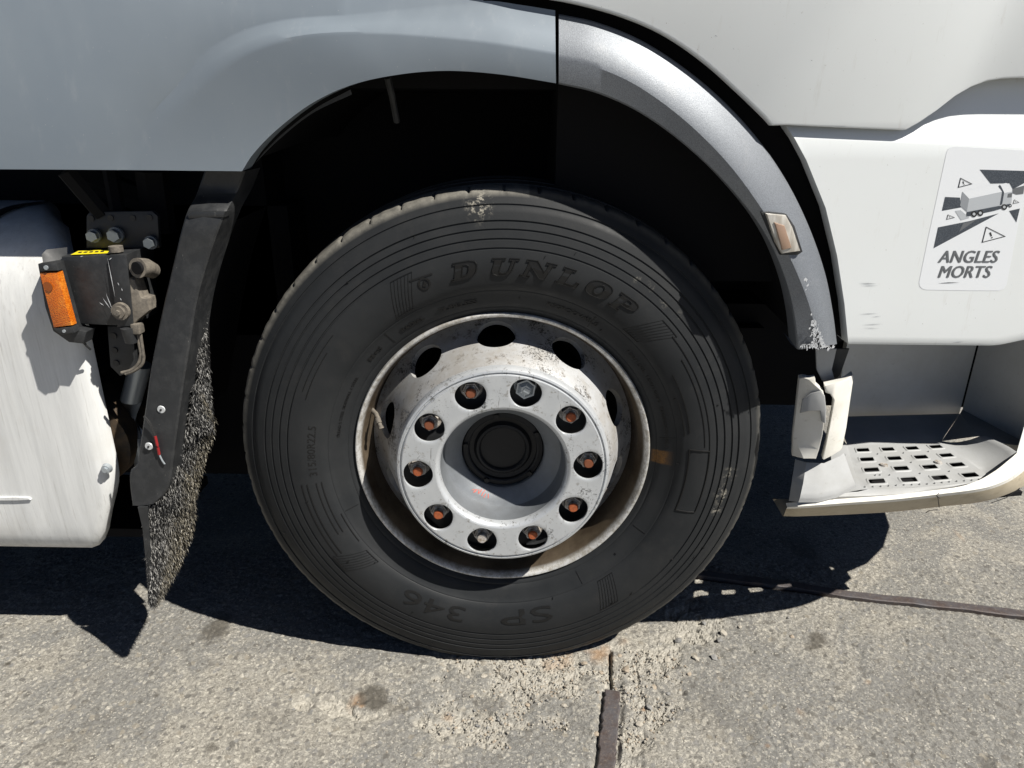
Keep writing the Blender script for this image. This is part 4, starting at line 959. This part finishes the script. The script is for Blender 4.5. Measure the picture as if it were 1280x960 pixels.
bm.faces.new([bm.verts.new(q) for q in (back_in[-1], rim[-1], back_out[-1])])
leftp = [lat(-.55, 3.62-4.24*k_/11) for k_ in range(12)]; lo_ = lerp_edge(PZ(1042, 621, ZS-.006), PZ(1036, 530, ZS+.004), 12)
grid(bm, [leftp, [a.lerp(b, .35)+Vector((0, 0, .002)) for a, b in zip(leftp, lo_)], lo_])
bmesh.ops.remove_doubles(bm, verts=bm.verts[:], dist=2e-4)
step = obj('cab_step', recalc(bm), M_STEP, truck, smooth=32, label='light grey plastic cab step with slotted tread')
bm = plate([lat(u_, v_)+Vector((0, 0, -.045)) for u_, v_ in ((-.5, -2.6), (4.8, -2.6), (4.8, 3.3), (3.4, 3.3), (3.0, 2.4), (-.5, 2.4))], .01, 0, Vector((0, 0, -1))); obj('slot_block_plate', bm, M_VOID, step)  # added plate, shaped to block sun and sight through the rear slots
# small grip studs and two screws
bm = bmesh.new()
for k_ in range(17): c = lat(-.42+k_*.235, 3.44+.02*math.sin(k_)); cyl(bm, c+Vector((0, 0, .0015)), (0, 0, 1), .0026, .004, 8, .0012)
for u, v in ((.5, .5), (1.5, .5), (2.5, .5), (.5, 2.55), (1.5, 2.55), (2.5, 2.55), (0.05, 2.5), (.2, 2.5), (1.5, 1.5)):
    cyl(bm, lat(u, v)+Vector((0, 0, .0015)), (0, 0, 1), .0026, .004, 8, .0012)
obj('grip_studs', bm, M_STEP, step, kind='stuff')
for x, y in ((344, 437), (707, 419)):
    bm = bmesh.new(); c = sl(1040+x/5.333, 500+y/5.333); cyl(bm, c+Vector((0, 0, .002)), (0, 0, 1), .0085, .004, 16, .0075); cyl(bm, c+Vector((0, 0, .0042)), (0, 0, 1), .004, .001, 6)
    obj('screw', bm, M_STEEL, step, smooth=30)
# left corner block of the tray
bm = bmesh.new(); tb = [(1052, 575), (1057, 580), (1070, 600), (1040, 622)]
q1 = [P(994, 574, .02), P(1008, 578, .0), P(1030, 579, -.005), P(1050, 570, .01), P(1055, 566, .02)]
q2 = [P(990, 600, -.005), P(1004, 604, -.03), P(1024, 604, -.03), P(1054, 596, -.012), P(1064, 592, .0)]
q3 = [P(987, 620, -.01), P(1000, 622, -.045), P(1022, 622, -.045), P(1046, 617, -.035), P(1069, 605, -.01)]
q4 = [P(986, 626, -.01), P(998, 628, -.045), P(1022, 628, -.045), P(1046, 622, -.035), P(1071, 608, -.01)]
bk = [q+Vector((.02, .03, -.02)) for q in q1]
grid(bm, [bk, q1, q2, q3, q4]); bmesh.ops.subdivide_edges(bm, edges=bm.edges[:], cuts=2, use_grid_fill=True, smooth=.4)
obj('step_corner_block', recalc(bm), M_STEP, truck, smooth=35, label='grey moulded corner block at the end of the step')
# white lip under the step
lt = cr([(984, 634, -.02), (1000, 633, -.045), (1060, 628.5, -.045), (1120, 624, -.040), (1180, 617, -.022), (1230, 610, .0), (1258, 600, .03), (1275, 588, .07), (1290, 574, .12)], 48)
lb = cr([(979, 646, -.02), (995, 646.5, -.045), (1060, 644, -.045), (1120, 640.5, -.040), (1180, 634, -.022), (1230, 628, .0), (1262, 618, .03), (1285, 606, .07), (1305, 590, .12)], 48)
T_ = [P(*q) for q in lt]; B_ = [P(x_, y_, Y_+.030) for x_, y_, Y_ in lb]
bm = bmesh.new(); grid(bm, [[q+Vector((0, .010+.03*sm(30, 44, i_), .004)) for i_, q in enumerate(T_)], [q+Vector((0, .004, .001)) for q in T_], T_, [a.lerp(b, .2)+Vector((0, .001, 0)) for a, b in zip(T_, B_)], [a.lerp(b, .9)+Vector((0, .0, 0)) for a, b in zip(T_, B_)], [q+Vector((0, .003, 0)) for q in B_], [q+Vector((0, .07, .002)) for q in B_]])
for f in bm.faces:
    if f.index >= 0: pass
bm.faces.ensure_lookup_table()
for i_, f in enumerate(bm.faces):
    if i_ >= 47*3: f.material_index = 1
e = [T_[0], T_[0].lerp(B_[0], .5), B_[0]]; grid(bm, [e, [q+Vector((.006, .012, .0)) for q in e]])
bmesh.ops.remove_doubles(bm, verts=bm.verts[:], dist=2e-4)
def b_lip(t, b):
    k = NT(t, b); d = k.noise(9, 6, .7); s = k.noise(60, 6, .8, k.mapping((.25, 1, 1)))
    c = k.mix(k.ramp(d, [(.3, 0), (.6, 1)]), (.52, .46, .35), (.43, .37, .265))
    c = k.mix(k.ramp(s, [(.52, 0), (.7, .8)]), c, (.30, .25, .17))
    k.color(c)
M_LIP = mat('stained_shaded_white_plastic', rough=.5, build=b_lip)  # dirt film, darkened further for the shade on the down-facing front
lip = obj('step_lip', recalc(bm), [M_CREAM, M_LIP], truck, smooth=35, label='scuffed cream lip along the front of the step')
bm = bmesh.new()
for pts in ([(1172, 620), (1173, 626), (1174, 634)], [(1157, 641), (1162, 638), (1172, 637)], [(1238, 629), (1258, 622), (1275, 610)], [(1174, 616), (1170, 620), (1175, 623)]): 
    Yv = -.024 if pts[0][0] < 1200 else .012
    tube(bm, [P(x, y, Yv-.006) for x, y in pts], .0008, 5)
obj('lip_cracks', bm, M_INK, lip, kind='stuff')
# cracked white corner trim (two shards) and its bracket
def shard(pl, Y0, M, name, th, label):
    bm = plate([P(x, y, Yv) for (x, y), Yv in zip(pl, Y0)], th, .002, Vector((.25, 1, 0)).normalized()); bmesh.ops.triangulate(bm, faces=[f for f in bm.faces if len(f.verts) > 4])
    return obj(name, bm, M, truck, smooth=30, label=label)
shard([(999, 473), (1004, 472), (1012, 474), (1019, 473), (1020, 481), (1029, 489), (1032, 503), (1031, 522), (1028, 545), (1024, 562), (1020, 574), (1005, 573), (990, 570), (991, 545), (995, 510)], [.0, -.01, -.02, -.024, -.026, -.03, -.034, -.036, -.036, -.036, -.034, -.03, .0, .0, .0], M_CREAM, 'corner_trim', .02, 'cracked white corner trim beside the step')
shard([(1031, 482), (1045, 479), (1058, 474), (1066, 468), (1067, 473), (1063, 500), (1058, 535), (1053, 560), (1051, 563), (1040, 570), (1030, 575), (1028, 574), (1033, 555), (1037, 535), (1041, 512), (1042, 500), (1038, 493), (1032, 491)], [-.03, -.03, -.022, -.01, -.008, -.008, -.008, -.01, -.01, -.02, -.03, -.03, -.034, -.034, -.034, -.034, -.032, -.03], M_CREAM, 'corner_trim', .02, 'white corner trim shard right of the crack')
shard([(1003, 500), (1014, 492), (1026, 489), (1031, 495), (1033, 512), (1032, 530), (1027, 527), (1025, 514), (1012, 514), (1000, 517)], [-.021, -.029, -.034, -.036, -.039, -.041, -.038, -.036, -.0315, -.0205], M_STEP, 'corner_trim_shadow', .004, 'grey painted shadow patch on the cracked corner trim')  # thin grey plate painting the fender's cast shadow on the trim
bm = plate_px([(1020, 436), (1046, 436), (1040, 462), (1044, 476), (1035, 484), (1028, 476), (1021, 462)], .012, .004, .001); obj('trim_bracket', bm, M_STEP, truck, label='grey bracket above the cracked trim')
bm = plate_px([(1028, 436), (1062, 436), (1050, 470), (1036, 480), (1032, 462)], .035, .004, .001); obj('trim_bracket', bm, M_BLACK, truck)
# step well walls
YW = PZ(1120, 517, ZS).y
wb0, wb1 = Vector((P(1046, 500, YW).x, YW, ZS-.02)), PZ(1196, 516, ZS); wb1.y = YW; wb1.z = ZS-.02
bm = plate([wb0, wb1, Vector((wb1.x, YW, .95)), Vector((wb0.x, YW, .95))], .02); obj('step_well_wall', bm, M_WELL, truck, label='white back wall of the step well in shade')
e1 = PZ(1290, 566, ZS); e0 = Vector((wb1.x+.004, YW-.002, ZS-.02)); e1.z = ZS-.02
bm = plate([e0, e1, Vector((e1.x, e1.y, .62)), Vector((e0.x, e0.y, .95))], .02, 0, Vector((1, .3, 0)).normalized()); obj('step_well_wall', bm, M_WELL, truck, label='white side wall of the step well behind the bumper')
bm = bmesh.new(); grid(bm, [[backR, rim[-1], rim[-3]], [e0+Vector((0, 0, .035)), e0.lerp(e1, .55)+Vector((0, 0, .035)), e1+Vector((0, 0, .035))]]); obj('step_ledge', recalc(bm), M_STEP, truck, smooth=40)

# ---- fuel tank
TY = -.012
xr = P(141, 600, TY).x
prof_t = [(.40, .955), (.22, .968), (.14, .962), (.08, .945), (.03, .915), (.004, .87), (-.008, .81), (TY, .74), (TY, .50), (TY+.002, .345), (-.004, .292), (.012, .264), (.038, .250), (.10, .246), (.40, .246)]
pr = [tuple(q) for q in cr(prof_t, 60)]
xs = [-3.2, -1.6, -1.2, -1.05, xr-.06, xr-.03, xr-.015, xr-.005, xr]; bm = bmesh.new(); rows = []
for x in xs:
    ins = max(0, (x-(xr-.03))/.03); ins = .03*(1-math.sqrt(max(0, 1-ins*ins)))
    rows.append([Vector((x-(max(y-TY, 0)*.62*sm(-1.3, xr-.06, x))-.05*(1-sm(.25, .45, z))*sm(-1.1, xr-.03, x), y+ins*(1 if y < .15 else .2), .64+(z-.64)*(1-ins/.34))) for y, z in pr])
vs = grid(bm, rows); bm.faces.new(vs[-1]); 
tank = obj('fuel_tank', recalc(bm), M_TANK, truck, smooth=40, label='streaky white fuel tank behind the wheel')
for x, wd in ((-1.02, .004),):
    bm = bmesh.new(); pts = [Vector((x, y-.003, z+.003)) for y, z in pr[:24]]; grid(bm, [[q+Vector((-wd, 0, 0)) for q in pts[:16]], [q+Vector((wd+.02, 0, 0)) for q in pts[:16]]]); obj('tank_strap', recalc(bm), M_VOID, tank)
bm = bmesh.new(); box(bm, (-1.35, .25, .232), (1.1, .26, .022)); obj('tank_bounce_block', bm, M_VOID, tank)  # unseen dark slab added so the white tank bottom throws less bounce light
bm = plate_px([(-10, 622), (20, 621.5), (36, 622.5), (38, 625), (20, 626), (-10, 626)], TY-.004, .01, .001); obj('tank_rib', bm, M_TANK, tank)
bm = bmesh.new(); c = P(133, 586, TY-.004); cyl(bm, c, (0, -1, 0), .011, .008, 16, .009); cyl(bm, c+Vector((0, -.005, 0)), (0, -1, 0), .006, .006, 6); obj('tank_bolt', bm, M_GALV, tank, smooth=30)
# brown drum and pipe behind the mudguard strip
bm = bmesh.new(); c = P(150, 520, .20); cyl(bm, c, (0, 1, .0), .10, .3, 32); obj('air_reservoir', bm, M_DRUM, truck, smooth=40, label='muddy brown air reservoir behind the tank')
bm = bmesh.new(); tube(bm, [P(176, 455, .10), P(164, 500, .10), P(170, 545, .10), P(186, 590, .10)], .022, 12); obj('air_pipe', bm, M_GALV, truck, smooth=50)

# ---- control box, lamps and bracketry between tank and wheel
YBX = -.035
def quad_box(front, depth, M, name, parent, bev=.002, label=None, Yv=YBX): return obj(name, plate_px(front, Yv, depth, bev), M, parent, smooth=35, label=label)
cbox = quad_box([(76, 321), (153, 319), (158, 408), (99, 405), (88, 360)], .085, M_BLACK, 'control_box', truck, .003, 'scratched dark grey control box with a yellow label')
quad_box([(136, 319), (158, 318), (166, 408), (146, 409)], .10, M_BLACK, 'box_cover', cbox, .002, None, YBX-.008)
bm = bmesh.new(); zt = P(100, 320, YBX).z+.0015
lab = [PZ(x, y, zt) for x, y in ((88, 318.5), (134, 316.5), (138, 312), (98, 313.5))]; bm.faces.new([bm.verts.new(q) for q in lab])
yl = obj('yellow_label', recalc(bm), M_YEL, cbox, label='yellow printed label on top of the box')
bm = bmesh.new()
for k_ in range(5):
    u = .12+k_*.16; q = [lab[0].lerp(lab[1], u).lerp(lab[3].lerp(lab[2], u), .35), lab[0].lerp(lab[1], u+.10).lerp(lab[3].lerp(lab[2], u+.10), .35), lab[0].lerp(lab[1], u+.10).lerp(lab[3].lerp(lab[2], u+.10), .62), lab[0].lerp(lab[1], u).lerp(lab[3].lerp(lab[2], u), .62)]
    bm.faces.new([bm.verts.new(p+Vector((0, 0, .0008))) for p in q])
obj('label_print', recalc(bm), M_INK, cbox, kind='stuff')
bm = bmesh.new(); c = P(151, 389, YBX-.012); cyl(bm, c, (0, -1, 0), .016, .008, 20); cyl(bm, c+Vector((0, -.006, 0)), (0, -1, 0), .011, .008, 16); cyl(bm, c+Vector((0, -.011, 0)), (0, -1, 0), .0055, .008, 6)
obj('box_bolt', bm, M_DUST, cbox, smooth=30)
bm = bmesh.new(); cyl(bm, P(145, 311, YBX+.01), (0, 0, 1), .012, .010, 16); obj('box_cap', bm, M_DUST, cbox, smooth=30)
bm = bmesh.new(); r_ = random.Random(3)
for (x0, y0, x1, y1) in ((134, 321, 144, 372), (128, 372, 138, 386), (132, 366, 141, 388), (124, 378, 130, 382), (147, 353, 149, 357), (143, 380, 138, 392), (152, 360, 153, 364), (100, 321, 104, 320), (136, 325, 140, 322), (150, 372, 152, 376)):
    d = Vector((x1-x0, y1-y0, 0)).normalized(); nx_ = Vector((-d.y, d.x, 0))*.45
    bm.faces.new([bm.verts.new(P(x0-nx_.x*s1+(x1-x0)*s2, y0-nx_.y*s1+(y1-y0)*s2, YBX-.0095)) for s1, s2 in ((0, 0), (-1, .5), (0, 1), (1, .5))])
obj('box_scratches', recalc(bm), M_SCR, cbox, kind='stuff')
quad_box([(158, 345), (168, 350), (176, 372), (184, 374), (187, 388), (172, 400), (166, 408), (158, 408)], .03, M_DUST, 'dusty_bracket', cbox, .002, None, YBX-.004)
bm = bmesh.new(); tube(bm, [P(172, 335, YBX-.01), P(182, 334, YBX+.01), P(190, 338, YBX+.04)], [.018, .016, .015], 16)
cyl(bm, P(172, 335, YBX-.012), (-.3, -1, 0), .0115, .006, 16, mi=1); obj('pipe_stub', bm, [M_DUST, M_VOID], truck, smooth=40, label='dusty open pipe stub beside the box')
bm = bmesh.new(); cyl(bm, P(163, 417, YBX), (0, -.2, 1), .014, .03, 16); obj('cable_gland', bm, M_BLACK, truck, smooth=40)
bm = bmesh.new(); box(bm, P(172, 410, YBX), (.016, .02, .02), None, .002); obj('cable_clamp', bm, M_DUST, truck, smooth=40)
for dx in (0, 5): bm = bmesh.new(); tube(bm, cr([tuple(P(172+dx*.7, 418, YBX)), tuple(P(176+dx*.6, 435, YBX)), tuple(P(174+dx, 452, YBX)), tuple(P(165+dx, 462, YBX)), tuple(P(152+dx, 466+dx*.3, YBX))], 16), .0032, 8); obj('bent_pipe', bm, M_DUST, truck, smooth=50)
# perforated plates with bolts
bm = plate_px([(108, 270), (112, 265), (190, 264), (197, 270), (199, 310), (108, 310)], .02, .01, .001); mb = obj('mounting_plate', bm, M_BLACK, truck, smooth=30, label='dark mounting plate with three bolts')
for x, y, r in ((118, 294.5, .0125), (145, 293.5, .0145), (189, 303, .0125)):
    bm = bmesh.new(); c = P(x, y, .012); cyl(bm, c, (0, -1, 0), r, .006, 18); v = cyl(bm, c+Vector((0, -.007, 0)), (0, -1, 0), r*.78, .012, 6); o = obj('bolt', bm, M_DKB, mb, smooth=30)
for x, y in ((114, 273), (138, 272.5), (166, 272.5), (187, 272)): bm = bmesh.new(); cyl(bm, P(x, y, .0185), (0, -1, 0), .0055, .002, 12); obj('plate_hole', bm, M_INK, mb)
bm = plate_px([(134, 408), (166, 408), (170, 462), (150, 470), (138, 458)], .0, .01, .001); lp_ = obj('lower_plate', bm, M_BLACK, truck, smooth=30)
for x, y in ((142, 420), (143, 438), (145, 454), (162, 424)): bm = bmesh.new(); cyl(bm, P(x, y, -.0015), (0, -1, 0), .006, .002, 12); obj('plate_hole', bm, M_INK, lp_)
for a, b, r in (((82, 214, .0), (128, 268, .03), .016), ((138, 214, .1), (148, 268, .06), .014), ((190, 214, .1), (200, 290, .10), .03), ((95, 216, .3), (210, 262, .3), .03)): bm = bmesh.new(); tube(bm, [P(*a), P(*b)], r, 6); obj('support_strut', bm, M_VOID, truck)
# amber side marker lamp
lh = quad_box([(47, 330), (72, 328), (74, 336), (95, 412), (108, 415), (104, 430), (86, 428), (66, 414), (56, 384)], .03, M_BLACK, 'side_marker_lamp', truck, .002, 'amber side marker lamp on a black bracket', -.053)
obj('amber_lens', plate_px([(48.5, 341), (71.5, 340), (89.5, 407), (66.5, 410)], -.068, .016, .003), M_ORANGE, lh, smooth=40, label='amber lens of the side marker lamp')
obj('lamp_end', plate_px([(47, 331), (70, 329.5), (72, 338.5), (48.5, 339.5)], -.070, .02, .002), M_BLACK, lh, smooth=40)
obj('lamp_end', plate_px([(66.5, 411), (90, 408.5), (93, 416), (76, 419)], -.068, .02, .002), M_BLACK, lh, smooth=40)
for q_, r_s in ((P(57.5, 334.5, -.071), .004), (P(80, 414, -.069), .003)): bm = bmesh.new(); cyl(bm, q_, (0, -1, 0), r_s, .002, 10); obj('lamp_screw', bm, M_GALV, lh)
bm = bmesh.new(); c = P(60, 358, -.069)
cyl(bm, c, (0, -1, 0), .0085, .002, 16); obj('reflex_spot', bm, mat('dark_amber', (.25, .06, .005), .25, coat=.4), lh)
bm = bmesh.new(); grid(bm, [[P(52, 318, -.038), P(54, 330, -.043)], [P(58, 312, -.018), P(72, 327, -.028)], [P(84, 309, -.01), P(84, 318, -.015)]]); obj('lamp_bracket', recalc(bm), M_BLACK, lh, smooth=60)
bm = bmesh.new(); tube(bm, cr([tuple(P(90, 408, -.048)), tuple(P(100, 420, -.043)), tuple(P(106, 430, -.038)), tuple(P(113, 437, -.028))], 10), .0022, 6); obj('lamp_cable', bm, M_BLACK, lh)

# ---- mudguard strip and spray bristles
gl = [(255, 214), (244, 245), (232, 268), (215, 335), (200, 400), (188, 462), (182, 505), (174, 560), (171, 582), (163, 588), (161.5, 604), (165, 632)]
gr_ = [(306, 214), (296, 240), (281, 267), (262, 318), (246, 375), (237, 430), (229, 480), (222, 530), (216, 575), (213, 598), (207, 616), (192, 630)]
gY = [.0, .0, -.050, -.056, -.062, -.070, -.075, -.082, -.085, -.086, -.088, -.092]
Lp = [P(*q) for q in cr([(*x, y) for x, y in zip(gl, gY)], 60)]; Rp = [P(*q) for q in cr([(*x, y) for x, y in zip(gr_, gY)], 60)]
cut = 12
bm = bmesh.new()
grid(bm, [[q+Vector((.0, .05, 0)) for q in Lp], [q+Vector((0, .003, 0)) for q in Lp], [a.lerp(b, .05) for a, b in zip(Lp, Rp)], [a.lerp(b, .5)+Vector((0, -.004, 0)) for a, b in zip(Lp, Rp)], [a.lerp(b, .95) for a, b in zip(Lp, Rp)], [q+Vector((0, .003, 0)) for q in Rp], [q+Vector((0, .08, 0)) for q in Rp]])
e = [Lp[-1], Rp[-1]]; grid(bm, [e, [q+Vector((0, .03, 0)) for q in e]])
guard = obj('mudguard_strip', recalc(bm), M_BLACK, truck, smooth=30, label='curved dark plastic mudguard strip with white rivets')
obj('guard_cap', plate_px([(233, 269), (240, 264), (281, 265), (279, 272), (236, 274)], -.056, .03, .003), M_BLACK, guard, smooth=40)
for x, y in ((201.5, 512), (186, 558)):
    bm = bmesh.new(); c = P(x, y, -.0815 if y < 530 else -.0885); cyl(bm, c, (0, -1, 0), .0078, .002, 20, .0068); cyl(bm, c+Vector((0, -.002, 0)), (0, -1, 0), .002, .002, 8, mi=1); obj('rivet', bm, [M_ALU, M_INK], guard, smooth=30)
bm = bmesh.new(); tube(bm, cr([tuple(P(180, 520, -.088)), tuple(P(189, 532, -.090)), tuple(P(194, 545, -.090))], 10), .0022, 6); obj('cut_cable', bm, M_INK, guard)
bm = bmesh.new(); tube(bm, cr([tuple(P(194, 545, -.091)), tuple(P(197, 558, -.092)), tuple(P(199, 568, -.091))], 10), .0026, 8); obj('cable_sleeve', bm, M_RED, guard, smooth=40, label='red torn cable sleeve')
bm = bmesh.new(); tube(bm, cr([tuple(P(199, 568, -.090)), tuple(P(203, 576, -.091)), tuple(P(206, 580, -.090))], 8), .0016, 6); obj('cut_cable', bm, M_GALV, guard)

bm = bmesh.new(); hs_ = [a.lerp(b, .6) for a, b in zip(Lp, Rp)][12:52]; grid(bm, [[q+Vector((0, .01, 0)) for q in hs_], [q+Vector((-.02, .40, 0)) for q in hs_]]); obj('mudguard_shell', recalc(bm), M_VOID, truck, smooth=60)

def bristle_field(areas, seed):
    r = random.Random(seed); V_, F_, T_ = [], [], []
    for LL, RR, YL, YR, N, ln, tone in areas:
        n_ = 40; A = [P(*q) for q in cr([(*x, y) for x, y in zip(LL, YL)], n_)]; B = [P(*q) for q in cr([(*x, y) for x, y in zip(RR, YR)], n_)]
        o = len(V_)
        for a, b in zip(A, B): V_ += [tuple(a+Vector((0, .012, 0))), tuple(b+Vector((0, .012, 0)))]; T_ += [(.012, .012, .012)]*2
        for i in range(n_-1): F_.append((o+2*i, o+2*i+1, o+2*i+3, o+2*i+2))
        for k_ in range(N):
            u, t = r.random()*(n_-1.001), r.random(); i = int(u); f = u-i
            c = A[i].lerp(A[i+1], f).lerp(B[i].lerp(B[i+1], f), t)
            d = Vector((r.gauss(.15, .75), -1+r.gauss(0, .4), r.gauss(-.15, .75))).normalized(); L = ln*r.uniform(.6, 1.3)
            s_ = d.cross(Vector((r.random(), r.random(), r.random()))).normalized(); w_ = r.uniform(.0005, .0010)
            base = c+Vector((0, .010, 0)); mid_ = base+d*L*.55; tip = base+d*L+Vector((0, 0, -.003))
            o = len(V_); s2 = d.cross(s_)
            V_ += [tuple(base+s_*w_), tuple(base-s_*w_*.5+s2*w_*.87), tuple(base-s_*w_*.5-s2*w_*.87), tuple(mid_+s_*w_*.9), tuple(mid_-s_*w_*.45+s2*w_*.8), tuple(mid_-s_*w_*.45-s2*w_*.8), tuple(tip)]
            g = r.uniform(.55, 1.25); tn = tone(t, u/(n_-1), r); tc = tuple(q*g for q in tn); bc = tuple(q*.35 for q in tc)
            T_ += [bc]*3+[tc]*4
            for q in range(3): p = (q+1) % 3; F_.append((o+q, o+p, o+p+3, o+q+3)); F_.append((o+q+3, o+p+3, o+6))
    me = bpy.data.meshes.new('spray_bristles'); me.from_pydata(V_, [], F_); me.update(); me.materials.append(M_BRIS)
    ca = me.color_attributes.new('tone', 'FLOAT_COLOR', 'POINT'); ca.data.foreach_set('color', np.array([(*q, 1) for q in T_], np.float32).ravel())
    o = bpy.data.objects.new('spray_bristles', me); COL.objects.link(o); o.parent = truck
    o['kind'] = 'stuff'; o['label'] = 'frayed bristle spray flap behind the wheel'
def tone1(t, v, r): return (.022, .022, .022) if r.random() < .7 else (.27, .265, .25)
def tone2(t, v, r):
    br = sm(.35, .8, t)*(1-sm(.75, 1, v)*.4)
    a = (.022, .022, .022) if r.random() < .7 else (.27, .265, .25); b = (.045, .040, .030) if r.random() < .65 else (.27, .245, .19)
    return tuple(p*(1-br)+q*br for p, q in zip(a, b))
bristle_field([
    ([(243, 352), (243, 400), (244, 450), (246, 500), (247, 545)], [(250, 348), (255, 400), (257, 450), (262, 500), (265, 542)], [-.03]*5, [-.01, .0, .0, .0, .0], 3600, .009, tone1),
    ([(243, 480), (234, 520), (222, 570), (214, 605), (206, 640)], [(250, 500), (266, 530), (252, 585), (242, 630), (240, 650)], [-.05]*5, [-.03, .01, .02, .03, .03], 5200, .010, tone2),
    ([(212, 575), (204, 615), (180, 640), (182, 690), (185, 725), (187, 758)], [(235, 600), (241, 640), (238, 665), (229, 695), (210, 730), (192, 760)], [-.075, -.085, -.098, -.104, -.108, -.110], [-.04, .01, .01, .0, -.05, -.105], 9000, .011, tone2),
], 6)
obj('flap_edge', plate_px([(172, 634), (184, 634), (188, 700), (188.5, 757), (185.5, 755), (182, 700), (178, 660)], -.100, .004, .0), M_BLACK, truck, label='thin dark edge of the bristle flap')
